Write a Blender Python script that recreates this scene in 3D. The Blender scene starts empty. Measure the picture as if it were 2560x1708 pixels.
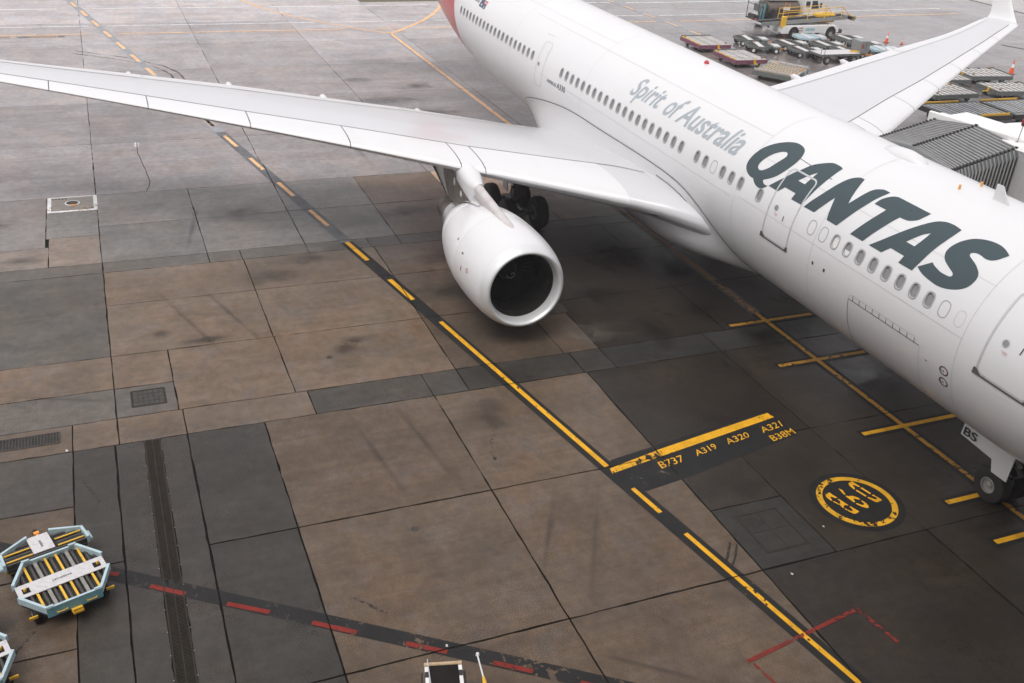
import bpy, bmesh, math, random
from mathutils import Vector, Matrix

random.seed(7)
scene = bpy.context.scene
COL = scene.collection
R = math.radians

# ------------------------------------------------------------------ camera
cam_data = bpy.data.cameras.new('camera')
cam = bpy.data.objects.new('camera', cam_data)
COL.objects.link(cam)
CAM_LOC = Vector((-8.287, 21.530, 15.978))
YAW, PITCH, ROLL = 5.865366, -0.496793, 0.067634
f_ = Vector((math.cos(PITCH) * math.cos(YAW), math.cos(PITCH) * math.sin(YAW), math.sin(PITCH)))
r_ = f_.cross(Vector((0, 0, 1))).normalized()
u_ = r_.cross(f_)
r2 = r_ * math.cos(ROLL) + u_ * math.sin(ROLL)
u2 = -r_ * math.sin(ROLL) + u_ * math.cos(ROLL)
m4 = Matrix((r2, u2, -f_)).transposed().to_4x4()
m4.translation = CAM_LOC
cam.matrix_world = m4
cam_data.sensor_fit = 'HORIZONTAL'
cam_data.sensor_width = 36.0
cam_data.lens = 34.878
cam_data.clip_start = 0.1
cam_data.clip_end = 6000
scene.camera = cam

# ------------------------------------------------------------------ light: overcast morning
SUN_EL, SUN_AZ = R(62), R(128)          # azimuth measured from +x towards +y
world = bpy.data.worlds.new('World')
scene.world = world
world.use_nodes = True
wn, wl = world.node_tree.nodes, world.node_tree.links
wn.clear()
w_out = wn.new('ShaderNodeOutputWorld')
w_bg = wn.new('ShaderNodeBackground')
w_sky = wn.new('ShaderNodeTexSky')
w_sky.sky_type = 'NISHITA'
w_sky.sun_disc = False
w_sky.sun_elevation = SUN_EL
w_sky.sun_rotation = R(90) - SUN_AZ
w_sky.air_density = 1.0
w_sky.dust_density = 6.0
w_sky.ozone_density = 1.0
w_hs = wn.new('ShaderNodeHueSaturation')
w_hs.inputs['Saturation'].default_value = 0.16   # a closed grey cloud deck takes the blue out
w_mix = wn.new('ShaderNodeMix')
w_mix.data_type = 'RGBA'
w_mix.inputs[0].default_value = 0.45
w_mix.inputs[7].default_value = (7.6, 7.3, 7.55, 1)   # even cloud layer
wl.new(w_sky.outputs[0], w_hs.inputs['Color'])
wl.new(w_hs.outputs[0], w_mix.inputs[6])
wl.new(w_mix.outputs[2], w_bg.inputs['Color'])
w_bg.inputs['Strength'].default_value = 0.15
wl.new(w_bg.outputs[0], w_out.inputs[0])

sun_d = bpy.data.lights.new('sun', 'SUN')
sun_d.energy = 0.8
sun_d.angle = R(28)
sun_d.color = (1.0, 0.96, 0.9)
sun = bpy.data.objects.new('sun', sun_d)
COL.objects.link(sun)
sd = Vector((math.cos(SUN_EL) * math.cos(SUN_AZ), math.cos(SUN_EL) * math.sin(SUN_AZ), math.sin(SUN_EL)))
sun.rotation_euler = sd.to_track_quat('Z', 'Y').to_euler()
sun.location = (0, 40, 60)

scene.view_settings.view_transform = 'Standard'
scene.view_settings.look = 'None'
scene.view_settings.exposure = 0.3
scene.view_settings.gamma = 1.0
scene.view_settings.use_curve_mapping = False
scene.render.engine = 'CYCLES'
scene.cycles.use_denoising = True
scene.cycles.max_bounces = 6
scene.cycles.diffuse_bounces = 3
scene.cycles.glossy_bounces = 3
scene.cycles.sample_clamp_indirect = 6.0

# ------------------------------------------------------------------ helpers
class MB:
    """collects faces, builds one mesh"""
    def __init__(s):
        s.v, s.f = [], []
    def add(s, vs, fs):
        b = len(s.v)
        s.v += [tuple(v) for v in vs]
        s.f += [tuple(b + i for i in f) for f in fs]
        return s
    def box(s, c, d, rz=0.0, bev=0.0, rot=None):
        x, y, z = d[0] / 2, d[1] / 2, d[2] / 2
        M = rot if rot is not None else Matrix.Rotation(rz, 3, 'Z')
        C = Vector(c)
        if bev <= 0:
            vs = [C + M @ Vector((sx * x, sy * y, sz * z)) for sz in (-1, 1) for sy in (-1, 1) for sx in (-1, 1)]
            return s.add(vs, [(0, 2, 3, 1), (4, 5, 7, 6), (0, 1, 5, 4), (2, 6, 7, 3), (0, 4, 6, 2), (1, 3, 7, 5)])
        b = min(bev, x * .9, y * .9, z * .9)
        rings = []
        for zz, ins in ((-z, b), (-z + b, 0), (z - b, 0), (z, b)):
            X, Y = x - ins, y - ins
            rings.append([(X - b * (ins == 0), -Y), (X, -Y + b * (ins == 0)), (X, Y - b * (ins == 0)), (X - b * (ins == 0), Y),
                          (-X + b * (ins == 0), Y), (-X, Y - b * (ins == 0)), (-X, -Y + b * (ins == 0)), (-X + b * (ins == 0), -Y)] if ins == 0 else
                         [(X - b, -Y), (X, -Y + b), (X, Y - b), (X - b, Y), (-X + b, Y), (-X, Y - b), (-X, -Y + b), (-X + b, -Y)])
            rings[-1] = [C + M @ Vector((p[0], p[1], zz)) for p in rings[-1]]
        vs = [p for r in rings for p in r]
        fs = [tuple(range(7, -1, -1)), tuple(range(24, 32))]
        for k in range(3):
            for i in range(8):
                j = (i + 1) % 8
                fs.append((k * 8 + i, k * 8 + j, k * 8 + 8 + j, k * 8 + 8 + i))
        return s.add(vs, fs)
    def bar(s, a, b, w, h):
        """box of section w x h running from a to b (h along up)"""
        a, b = Vector(a), Vector(b)
        d = (b - a)
        L = d.length
        d.normalize()
        up = Vector((0, 0, 1))
        if abs(d.z) > .95:
            up = Vector((1, 0, 0))
        sd_ = d.cross(up).normalized()
        up = sd_.cross(d)
        M = Matrix((d, -sd_, up)).transposed()
        return s.box((a + b) / 2, (L, w, h), rot=M)
    def tube(s, pts, r, n=8, caps=True):
        pts = [Vector(p) for p in pts]
        rr = r if isinstance(r, (list, tuple)) else [r] * len(pts)
        vs, fs = [], []
        prev = None
        for i, p in enumerate(pts):
            d = (pts[min(i + 1, len(pts) - 1)] - pts[max(i - 1, 0)]).normalized()
            if prev is None:
                up = Vector((0, 0, 1)) if abs(d.z) < .9 else Vector((1, 0, 0))
                a = d.cross(up).normalized()
            else:
                a = (prev - d * prev.dot(d)).normalized()
            prev = a
            b = d.cross(a)
            for k in range(n):
                t = 2 * math.pi * k / n
                vs.append(p + (a * math.cos(t) + b * math.sin(t)) * rr[i])
        for i in range(len(pts) - 1):
            for k in range(n):
                k2 = (k + 1) % n
                fs.append((i * n + k, i * n + k2, (i + 1) * n + k2, (i + 1) * n + k))
        if caps:
            fs.append(tuple(range(n - 1, -1, -1)))
            fs.append(tuple((len(pts) - 1) * n + k for k in range(n)))
        return s.add(vs, fs)
    def lathe(s, prof, c=(0, 0, 0), axis='x', n=48, a0=0.0, a1=None):
        """prof: (along, radius)"""
        full = a1 is None
        m = n if full else n + 1
        vs, fs = [], []
        for (l, r) in prof:
            for k in range(m):
                t = a0 + (2 * math.pi if full else (a1 - a0)) * k / n
                ca, sa = r * math.cos(t), r * math.sin(t)
                q = (l, ca, sa) if axis == 'x' else ((ca, l, sa) if axis == 'y' else (ca, sa, l))
                vs.append((c[0] + q[0], c[1] + q[1], c[2] + q[2]))
        for i in range(len(prof) - 1):
            for k in range(n if full else n):
                k2 = (k + 1) % m if full else k + 1
                fs.append((i * m + k, i * m + k2, (i + 1) * m + k2, (i + 1) * m + k))
        return s.add(vs, fs)
    def disc(s, c, r, n=32, axis='z', z=0):
        vs = []
        for k in range(n):
            t = 2 * math.pi * k / n
            a, b = r * math.cos(t), r * math.sin(t)
            q = (a, b, 0) if axis == 'z' else ((0, a, b) if axis == 'x' else (b, 0, a))
            vs.append((c[0] + q[0], c[1] + q[1], c[2] + q[2]))
        return s.add(vs, [tuple(range(n))])
    def prism(s, poly, z0, z1):
        n = len(poly)
        ar = sum(poly[i][0] * poly[(i + 1) % n][1] - poly[(i + 1) % n][0] * poly[i][1] for i in range(n))
        if ar < 0:
            poly = poly[::-1]
        vs = [(x, y, z0) for x, y in poly] + [(x, y, z1) for x, y in poly]
        fs = [tuple(range(n - 1, -1, -1)), tuple(range(n, 2 * n))]
        fs += [(i, (i + 1) % n, n + (i + 1) % n, n + i) for i in range(n)]
        return s.add(vs, fs)
    def sheet(s, poly, z):
        n = len(poly)
        ar = sum(poly[i][0] * poly[(i + 1) % n][1] - poly[(i + 1) % n][0] * poly[i][1] for i in range(n))
        if ar < 0:
            poly = poly[::-1]
        return s.add([(x, y, z) for x, y in poly], [tuple(range(n))])
    def grid(s, rows, closed=False):
        """rows of points -> quads"""
        n = len(rows[0])
        vs = [p for r in rows for p in r]
        fs = []
        for i in range(len(rows) - 1):
            for k in range(n if closed else n - 1):
                k2 = (k + 1) % n
                fs.append((i * n + k, i * n + k2, (i + 1) * n + k2, (i + 1) * n + k))
        return s.add(vs, fs)
    def mesh(s, name, org=None):
        me = bpy.data.meshes.new(name)
        v = s.v
        if org is not None:
            v = [(a - org[0], b - org[1], c - org[2]) for a, b, c in v]
        me.from_pydata(v, [], s.f)
        me.update()
        return me

def recalc(me):
    bm = bmesh.new()
    bm.from_mesh(me)
    bmesh.ops.recalc_face_normals(bm, faces=bm.faces)
    bm.to_mesh(me)
    bm.free()

ORG = {}
def root_org(o):
    while o is not None:
        if o.name in ORG:
            return ORG[o.name]
        o = o.parent
    return None

def put(name, mb, mat, parent=None, smooth=False, fix=True, angle=None, **props):
    """one mesh object; vertices are given in the frame of its thing (world frame for world-built things)"""
    org = root_org(parent) if parent is not None else None
    me = mb.mesh(name, org) if isinstance(mb, MB) else mb
    if isinstance(mb, MB) and fix:
        recalc(me)
    if smooth:
        me.polygons.foreach_set('use_smooth', [True] * len(me.polygons))
        if angle is not None:
            me.set_sharp_from_angle(angle=R(angle))
    if mat is not None:
        me.materials.append(mat)
    o = bpy.data.objects.new(name, me)
    COL.objects.link(o)
    if parent is not None:
        o.parent = parent
    for k, v in props.items():
        o[k] = v
    return o

def thing(name, label, cat, loc=(0, 0, 0), rz=0.0, group=None, world_built=False):
    o = bpy.data.objects.new(name, None)
    o.empty_display_size = .3
    COL.objects.link(o)
    o.location = loc
    o.rotation_euler = (0, 0, rz)
    o['label'] = label
    o['category'] = cat
    if group:
        o['group'] = group
    if world_built:
        ORG[o.name] = Vector(loc)
    return o

def copy_tree(o, parent=None):
    c = o.copy()
    COL.objects.link(c)
    c.parent = parent
    for ch in list(o.children):
        copy_tree(ch, c)
    return c

def place_copy(src, loc, rz, label):
    c = copy_tree(src)
    c.location = loc
    c.rotation_euler = (0, 0, rz)
    c['label'] = label
    return c

_fonts = {}
def text_bm(body, off=0.0):
    """flat text as bmesh in 2D, scaled so that its box is known"""
    cu = bpy.data.curves.new('txt', 'FONT')
    cu.body = body
    cu.size = 1.0
    cu.fill_mode = 'FRONT'
    cu.resolution_u = 4
    cu.offset = off
    o = bpy.data.objects.new('txt', cu)
    COL.objects.link(o)
    dg = bpy.context.evaluated_depsgraph_get()
    dg.update()
    me = bpy.data.meshes.new_from_object(o.evaluated_get(dg))
    bm = bmesh.new()
    bm.from_mesh(me)
    bpy.data.objects.remove(o)
    bpy.data.curves.remove(cu)
    bpy.data.meshes.remove(me)
    xs = [v.co.x for v in bm.verts]
    ys = [v.co.y for v in bm.verts]
    return bm, (min(xs), max(xs), min(ys), max(ys))

def poly_bm(loops):
    """filled 2D outline with holes"""
    bm = bmesh.new()
    es = []
    for lp in loops:
        vs = [bm.verts.new((a, b, 0)) for a, b in lp]
        for i in range(len(vs)):
            es.append(bm.edges.new((vs[i], vs[(i + 1) % len(vs)])))
    bmesh.ops.triangle_fill(bm, use_beauty=True, use_dissolve=False, edges=es)
    if len(loops) > 1:      # faces inside the holes go
        def inside(pt, lp):
            c = False
            for i in range(len(lp)):
                (x1, y1), (x2, y2) = lp[i], lp[i - 1]
                if (y1 > pt.y) != (y2 > pt.y) and pt.x < (x2 - x1) * (pt.y - y1) / (y2 - y1) + x1:
                    c = not c
            return c
        kill = [f for f in bm.faces if any(inside(f.calc_center_median(), lp) for lp in loops[1:])]
        bmesh.ops.delete(bm, geom=kill, context='FACES')
    return bm

def slice_bm(bm, axis, step):
    co = [v.co[axis] for v in bm.verts]
    lo, hi = min(co), max(co)
    k = math.ceil(lo / step)
    no = [0, 0, 0]
    no[axis] = 1
    while k * step < hi:
        pt = [0, 0, 0]
        pt[axis] = k * step
        bmesh.ops.bisect_plane(bm, geom=bm.verts[:] + bm.edges[:] + bm.faces[:], plane_co=pt, plane_no=no)
        k += 1

def bm_obj(name, bm, mat, parent=None, **props):
    me = bpy.data.meshes.new(name)
    org = root_org(parent) if parent is not None else None
    if org is not None:
        bmesh.ops.translate(bm, verts=bm.verts, vec=-org)
    bm.to_mesh(me)
    bm.free()
    return put(name, me, mat, parent, **props)

# ------------------------------------------------------------------ materials
def nodes(name):
    m = bpy.data.materials.new(name)
    m.use_nodes = True
    nt = m.node_tree
    nt.nodes.clear()
    out = nt.nodes.new('ShaderNodeOutputMaterial')
    b = nt.nodes.new('ShaderNodeBsdfPrincipled')
    nt.links.new(b.outputs[0], out.inputs[0])
    return m, nt, b

def N(nt, kind, **kw):
    n = nt.nodes.new('ShaderNode' + kind)
    for k, v in kw.items():
        if hasattr(n, k):
            setattr(n, k, v)
        else:
            n.inputs[k].default_value = v
    return n

def noise(nt, vec, scale, detail=4, rough=.55, stretch=None):
    if stretch:
        mp = N(nt, 'Mapping')
        mp.inputs['Scale'].default_value = stretch
        nt.links.new(vec, mp.inputs['Vector'])
        vec = mp.outputs[0]
    n = N(nt, 'TexNoise', Scale=scale, Detail=detail, Roughness=rough)
    nt.links.new(vec, n.inputs['Vector'])
    return n.outputs[0]

def ramp(nt, val, a, b, lo=0.0, hi=1.0):
    n = N(nt, 'MapRange', interpolation_type='SMOOTHSTEP')
    n.inputs[1].default_value, n.inputs[2].default_value = a, b
    n.inputs[3].default_value, n.inputs[4].default_value = lo, hi
    nt.links.new(val, n.inputs[0])
    return n.outputs[0]

def math_(nt, op, a, b=None):
    n = N(nt, 'Math', operation=op)
    for i, x in enumerate((a, b)):
        if x is None:
            continue
        if isinstance(x, (int, float)):
            n.inputs[i].default_value = x
        else:
            nt.links.new(x, n.inputs[i])
    return n.outputs[0]

def mixc(nt, fac, a, b, blend='MIX'):
    n = N(nt, 'Mix', data_type='RGBA', blend_type=blend)
    if isinstance(fac, (int, float)):
        n.inputs[0].default_value = fac
    else:
        nt.links.new(fac, n.inputs[0])
    for i, x in ((6, a), (7, b)):
        if isinstance(x, tuple):
            n.inputs[i].default_value = (x + (1,))[:4]
        else:
            nt.links.new(x, n.inputs[i])
    return n.outputs[2]

def geo_pos(nt):
    return N(nt, 'NewGeometry').outputs['Position']

def obj_pos(nt):
    return N(nt, 'TexCoord').outputs['Object']

def simple(name, col, rough=.5, metal=0.0, dirt=.25, scale=3.0, dirtcol=None, bump=0.0, spec=None, coat=0.0):
    """painted or bare surface with uneven tone, grime and a little relief"""
    m, nt, b = nodes(name)
    p = obj_pos(nt)
    n1 = noise(nt, p, scale, 5, .6)
    n2 = noise(nt, p, scale * 9, 3, .6)
    d = dirtcol or tuple(c * .45 for c in col)
    f = math_(nt, 'MULTIPLY', ramp(nt, n1, .42, .72), dirt)
    c1 = mixc(nt, f, col, d)
    c2 = mixc(nt, math_(nt, 'MULTIPLY', ramp(nt, n2, .5, .75), dirt * .6), c1, d)
    nt.links.new(c2, b.inputs['Base Color'])
    nt.links.new(ramp(nt, n1, .3, .7, max(.04, rough - .08), min(1, rough + .12)), b.inputs['Roughness'])
    b.inputs['Metallic'].default_value = metal
    if spec is not None:
        b.inputs['Specular IOR Level'].default_value = spec
    if coat:
        b.inputs['Coat Weight'].default_value = coat
        b.inputs['Coat Roughness'].default_value = .12
    if bump:
        bp = N(nt, 'Bump', Strength=bump, Distance=.01)
        nt.links.new(n2, bp.inputs['Height'])
        nt.links.new(bp.outputs[0], b.inputs['Normal'])
    return m

# ------------------------------------------------------------------ ground materials
def concrete_mat():
    m, nt, b = nodes('wet_concrete')
    p = geo_pos(nt)
    oi = N(nt, 'ObjectInfo')
    col = oi.outputs['Color']
    rnd = oi.outputs['Random']
    big = noise(nt, p, .16, 3, .6)
    mid = noise(nt, p, .75, 4, .62)
    strk = noise(nt, p, .5, 4, .65, (1.6, .22, 1))
    brush = noise(nt, p, 6.0, 4, .7, (1, .06, 1))
    fine = noise(nt, p, 34, 3, .7)
    grit = noise(nt, p, 120, 2, .6)
    v = math_(nt, 'ADD', math_(nt, 'MULTIPLY', mid, .75), math_(nt, 'MULTIPLY', strk, .75))
    v = math_(nt, 'ADD', v, math_(nt, 'MULTIPLY', big, .5))
    tone = ramp(nt, v, .68, 1.32, .76, 1.24)
    tone = math_(nt, 'MULTIPLY', tone, ramp(nt, fine, .3, .7, .8, 1.2))
    tone = math_(nt, 'MULTIPLY', tone, ramp(nt, grit, .3, .7, .85, 1.15))
    tone = math_(nt, 'MULTIPLY', tone, ramp(nt, brush, .3, .7, .93, 1.07))
    mott = noise(nt, p, 3.2, 6, .72)
    tone = math_(nt, 'MULTIPLY', tone, ramp(nt, mott, .34, .66, .86, 1.14))
    tone = math_(nt, 'MULTIPLY', tone, ramp(nt, rnd, 0, 1, .92, 1.08))
    c = N(nt, 'VectorMath', operation='SCALE')
    nt.links.new(col, c.inputs[0])
    nt.links.new(math_(nt, 'MULTIPLY', tone, .5), c.inputs['Scale'])
    # rusty-brown weathering in soft patches, grey where traffic polished it
    warm = math_(nt, 'MULTIPLY', ramp(nt, noise(nt, p, .45, 6, .68), .4, .64, 0, .5), ramp(nt, noise(nt, p, 2.6, 4, .7), .38, .6, .4, 1))
    c2 = mixc(nt, warm, c.outputs[0], mixc(nt, 1.0, c.outputs[0], (1.3, 1.0, .76), 'MULTIPLY'))
    # small dark drips
    dr = ramp(nt, noise(nt, p, 1.7, 5, .55, (1.5, .6, 1)), .68, .8, 0, .4)
    c3 = mixc(nt, dr, c2, (.045, .037, .028))
    # scuffs in the cleaner direction
    sc = ramp(nt, noise(nt, p, 1.1, 6, .7, (2.6, .35, 1)), .62, .8, 0, .28)
    c4 = mixc(nt, sc, c3, (.13, .12, .11))
    greyed = ramp(nt, noise(nt, p, .9, 5, .7), .46, .66, 0, .6)
    hs = N(nt, 'HueSaturation')
    hs.inputs['Saturation'].default_value = .45
    hs.inputs['Value'].default_value = .9
    nt.links.new(c4, hs.inputs['Color'])
    c5 = mixc(nt, greyed, c4, hs.outputs[0])
    nt.links.new(c5, b.inputs['Base Color'])
    # dampness: the apron dries in patches; the far side by the carts still stands wet
    xyz = N(nt, 'SeparateXYZ')
    nt.links.new(p, xyz.inputs[0])
    wetfar = ramp(nt, math_(nt, 'SUBTRACT', math_(nt, 'MULTIPLY', xyz.outputs[1], -1.0), 0.0), 8, 26)
    wn_ = ramp(nt, noise(nt, p, .22, 5, .6), .38, .64)
    wet = math_(nt, 'MAXIMUM', math_(nt, 'MULTIPLY', wn_, .45), math_(nt, 'MULTIPLY', wetfar, ramp(nt, wn_, 0, 1, .55, 1.0)))
    rough = math_(nt, 'ADD', ramp(nt, wet, 0, 1, .38, .1), ramp(nt, fine, .3, .7, -.04, .05))
    nt.links.new(rough, b.inputs['Roughness'])
    b.inputs['Specular IOR Level'].default_value = .2
    bp = N(nt, 'Bump', Distance=.012)
    nt.links.new(ramp(nt, wet, 0, 1, .14, .03), bp.inputs['Strength'])
    nt.links.new(math_(nt, 'ADD', fine, math_(nt, 'MULTIPLY', brush, .8)), bp.inputs['Height'])
    nt.links.new(bp.outputs[0], b.inputs['Normal'])
    return m
M_CONC = concrete_mat()

def paint_mat(name, col, wear, scale=7.0, rough=.45, under=None):
    """thermoplastic paint with chipped-off places"""
    m, nt, b = nodes(name)
    p = geo_pos(nt)
    n1 = noise(nt, p, scale, 7, .68)
    n2 = noise(nt, p, .8, 3, .5)
    n3 = noise(nt, p, 40, 3, .6)
    v = math_(nt, 'ADD', n1, math_(nt, 'MULTIPLY', math_(nt, 'SUBTRACT', n2, .5), .5))
    t = .3 + wear * .3
    a = ramp(nt, v, t - .02, t + .02)
    dirty = ramp(nt, noise(nt, p, 2.3, 6, .65), .38, .7, 0, .5)
    c = mixc(nt, dirty, col, tuple(x * .5 for x in col))
    c = mixc(nt, ramp(nt, n3, .45, .8, 0, .35), c, tuple(x * .35 for x in col))
    nt.links.new(c, b.inputs['Base Color'])
    nt.links.new(a, b.inputs['Alpha'])
    nt.links.new(ramp(nt, n2, .3, .7, rough - .02, rough + .2), b.inputs['Roughness'])
    b.inputs['Specular IOR Level'].default_value = .22
    return m
M_YEL = paint_mat('yellow_line_paint', (.72, .37, .015), .22)
M_YEL_T = paint_mat('yellow_stencil_paint', (.72, .37, .015), .02)
M_YEL_OLD = paint_mat('worn_yellow_line_paint', (.52, .26, .03), .36, 6)
M_YEL_CHIP = paint_mat('chipped_yellow_line_paint', (.7, .36, .02), .5, 6)
M_BLACK = paint_mat('black_backing_paint', (.016, .016, .0155), .1, 5, .5)
M_BLACK_OLD = paint_mat('worn_black_backing_paint', (.018, .0175, .017), .34, 6, .5)
M_GREYBAND = paint_mat('grey_backing_paint', (.13, .137, .145), .24, 5, .45)  # lighter copy of the backing for the more distant stretch
M_FARBAND = paint_mat('far_backing_paint', (.3, .31, .335), .3, 5, .5)  # palest copy of the backing, lightened to go with the far slabs
M_RED = paint_mat('red_line_paint', (.2, .02, .013), .3, 6)
M_RED_OLD = paint_mat('worn_red_line_paint', (.2, .025, .018), .5, 9)
M_WHITE_L = paint_mat('white_line_paint', (.8, .8, .79), .3, 6)
M_WHITE_T = paint_mat('thin_white_line_paint', (.62, .61, .6), .5, 6)
M_ORANGE_HAZE = paint_mat('hazed_orange_line_paint', (.84, .5, .25), .3, 6)  # far lines: paled towards peach, distance haze put into the colour
M_FILL = simple('joint_filler', (.008, .007, .006), .9, dirt=.4, scale=8, spec=.1)
M_IRON = simple('cast_iron', (.06, .055, .05), .6, .1, .45, 6, (.03, .022, .014), bump=.3, spec=.25)
M_IRON_D = simple('dark_grating_iron', (.035, .028, .021), .6, .1, .4, 5, (.015, .011, .008), spec=.2)
M_PIT = simple('pit_void', (.012, .01, .008), .7)

def stain_mat(name, col, dens, rough):
    m, nt, b = nodes(name)
    o = obj_pos(nt)
    g = geo_pos(nt)
    ln = N(nt, 'VectorMath', operation='LENGTH')
    nt.links.new(o, ln.inputs[0])
    n1 = noise(nt, g, 1.6, 6, .65)
    n2 = noise(nt, g, 9, 4, .6)
    f = math_(nt, 'ADD', math_(nt, 'SUBTRACT', 1.0, ln.outputs['Value']), math_(nt, 'MULTIPLY', math_(nt, 'SUBTRACT', n1, .62), 1.9))
    f = math_(nt, 'ADD', f, math_(nt, 'MULTIPLY', math_(nt, 'SUBTRACT', n2, .5), .35))
    a = ramp(nt, f, -.1, 1.0, 0, dens)
    edge = ramp(nt, ln.outputs['Value'], .8, 1.0, 1, 0)
    nt.links.new(math_(nt, 'MULTIPLY', a, edge), b.inputs['Alpha'])
    b.inputs['Base Color'].default_value = col + (1,)
    b.inputs['Roughness'].default_value = rough
    return m
M_OIL = stain_mat('oil_stain', (.022, .017, .012), .5, .4)
M_WET = stain_mat('wet_patch', (.02, .018, .016), .72, .08)
M_PALE = stain_mat('pale_scour', (.2, .18, .155), .3, .5)
M_SKID = paint_mat('tyre_rubber_mark', (.03, .027, .023), .66, 9)
M_TRACK = stain_mat('faint_tyre_track', (.03, .026, .021), .3, .5)

# ------------------------------------------------------------------ apron
DEL = -0.005776                      # the slab grid stands a third of a degree off the stand line
def W(u, v):
    return (u * math.cos(DEL) - v * math.sin(DEL), u * math.sin(DEL) + v * math.cos(DEL))

apron = bpy.data.objects.new('apron', None)
gm = MB().sheet([(-250, -800), (1200, -800), (1200, 700), (-250, 700)], -.05)
apron = put('apron', gm, M_CONC, kind='structure')
apron.color = (.6, .56, .565, 1)
fm = MB().sheet([W(-13.9, -68.3), W(101.2, -68.3), W(101.2, 37.9), W(-13.9, 37.9)], -.022)
put('joint_filler', fm, M_FILL, apron)

BROWN, BROWN2 = (.195, .142, .1), (.168, .126, .092)
GREY, DARK = (.135, .122, .107), (.078, .071, .062)
LILAC, FAR_SHEEN = (.43, .4, .405), (.74, .695, .715)  # both lifted so the slab colour carries the far sky sheen
BEIGE, DKBR = (.5, .36, .26), (.058, .047, .037)

def slab(u0, u1, v0, v1, col, g=.017):
    g = g * (1.2 if u0 < 20 else (.95 if u0 < 36 else .8))
    u0, u1, v0, v1 = u0 + g, u1 - g, v0 + g, v1 - g
    if u1 - u0 < .05 or v1 - v0 < .05:
        return None
    st = .35 if u0 < 36 else .9
    jit = .011
    ring = []
    def edge(a, b):
        L = math.hypot(b[0] - a[0], b[1] - a[1])
        n = max(1, int(L / st))
        for i in range(n):
            t = i / n
            j = 0 if i == 0 else random.uniform(-jit, jit) * (1 if random.random() < .8 else 2.2)
            nx, ny = -(b[1] - a[1]) / L, (b[0] - a[0]) / L
            ring.append((a[0] + (b[0] - a[0]) * t + nx * j, a[1] + (b[1] - a[1]) * t + ny * j))
    c = [(u0, v0), (u1, v0), (u1, v1), (u0, v1)]
    for i in range(4):
        edge(c[i], c[(i + 1) % 4])
    dz = random.uniform(-.0012, .0012)
    pts = [W(*q) for q in ring]
    n = len(pts)
    mb = MB().add([(x, y, dz) for x, y in pts] + [(x, y, -.06) for x, y in pts],
                  [tuple(range(n))] + [(i, n + i, n + (i + 1) % n, (i + 1) % n) for i in range(n)])
    o = put('slab', mb, M_CONC, apron, fix=False)
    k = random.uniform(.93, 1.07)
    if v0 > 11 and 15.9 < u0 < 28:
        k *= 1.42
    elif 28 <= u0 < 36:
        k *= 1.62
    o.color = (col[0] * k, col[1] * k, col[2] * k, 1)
    return o

NEARR = [3.0, -2.1, -7.2, -12.3, -17.4, -22.5, -27.6, -32.7, -37.8]
def row(u0, u1, vs, colf, g=.017):
    for a, b in zip(vs[:-1], vs[1:]):
        slab(u0, u1, b, a, colf((a + b) / 2), g)

def col_near(v):
    return BROWN if v > 8 else (DKBR if v > -8 else GREY)
# rows right of the drain
for (a, b) in ((-8.65, -3.7), (-3.7, 1.22), (1.22, 6.16)):
    row(a, b, [20.47, 18.35, 13.25, 8.08] + NEARR[:6], lambda v: DARK if v > 18.3 else col_near(v), .02)
row(6.16, 11.1, [20.47, 18.35, 13.25, 8.08], lambda v: DARK if v > 18.3 else col_near(v), .02)
slab(6.16, 8.55, 5.86, 8.08, (.06, .058, .052), .02)
slab(8.55, 11.1, 5.86, 8.08, DKBR, .012)
row(6.16, 11.1, [5.86, 3.0] + NEARR[1:7], col_near, .008)
row(11.1, 16.02, [20.47, 18.35, 13.25, 8.1] + NEARR[:7], lambda v: DARK if v > 18.3 else col_near(v), .018)
# beside the drain
for (v0, v1) in ((20.47, 21.2), (21.6, 22.36)):
    slab(-8.65, 3.2, v0, v1, DARK, .022)
    slab(3.2, 16.02, v0, v1, (.085, .077, .068), .022)
for (a, b) in ((11.1, 16.02), (6.16, 11.1), (1.22, 6.16), (-3.7, 1.22)):
    slab(a, b, 22.36, 23.41, (.09, .082, .072), .018)
for (a, b, c) in ((13.55, 16.02, GREY), (11.1, 13.55, BROWN2), (8.6, 11.1, BROWN2), (6.16, 8.6, BROWN), (3.6, 6.16, BROWN), (1.2, 3.6, GREY)):
    slab(a, b, 23.41, 28.5, c)
    slab(a, b, 28.5, 33.6, c)
# strip 16.02-17.36
row(16.02, 17.36, [37.5, 30.0, 23.41, 22.24, 20.46, 16.85, 13.27, 12.11, 8.15, 7.01] + NEARR[:8],
    lambda v: BROWN2 if v > 16.85 else (DARK if v > 7 else (.07, .067, .062)), .015)
# 17.36-21.05
for v0, v1 in ((22.25, 29.8), (29.8, 37.5)):
    slab(17.36, 19.03, v0, v1, GREY, .012)
    slab(19.03, 21.05, v0, v1, BROWN, .012)
slab(17.36, 19.02, 20.56, 22.25, (.125, .115, .106), .02)
slab(19.02, 21.05, 20.56, 22.25, BROWN)
row(17.36, 21.05, [20.56, 17.2, 12.11, 8.3, 7.0, 2.0, -3.1, -8.2, -13.3, -18.4, -23.5, -28.6, -33.7],
    lambda v: BROWN if v > 12 else (BROWN2 if v > 7 else DKBR))
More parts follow.
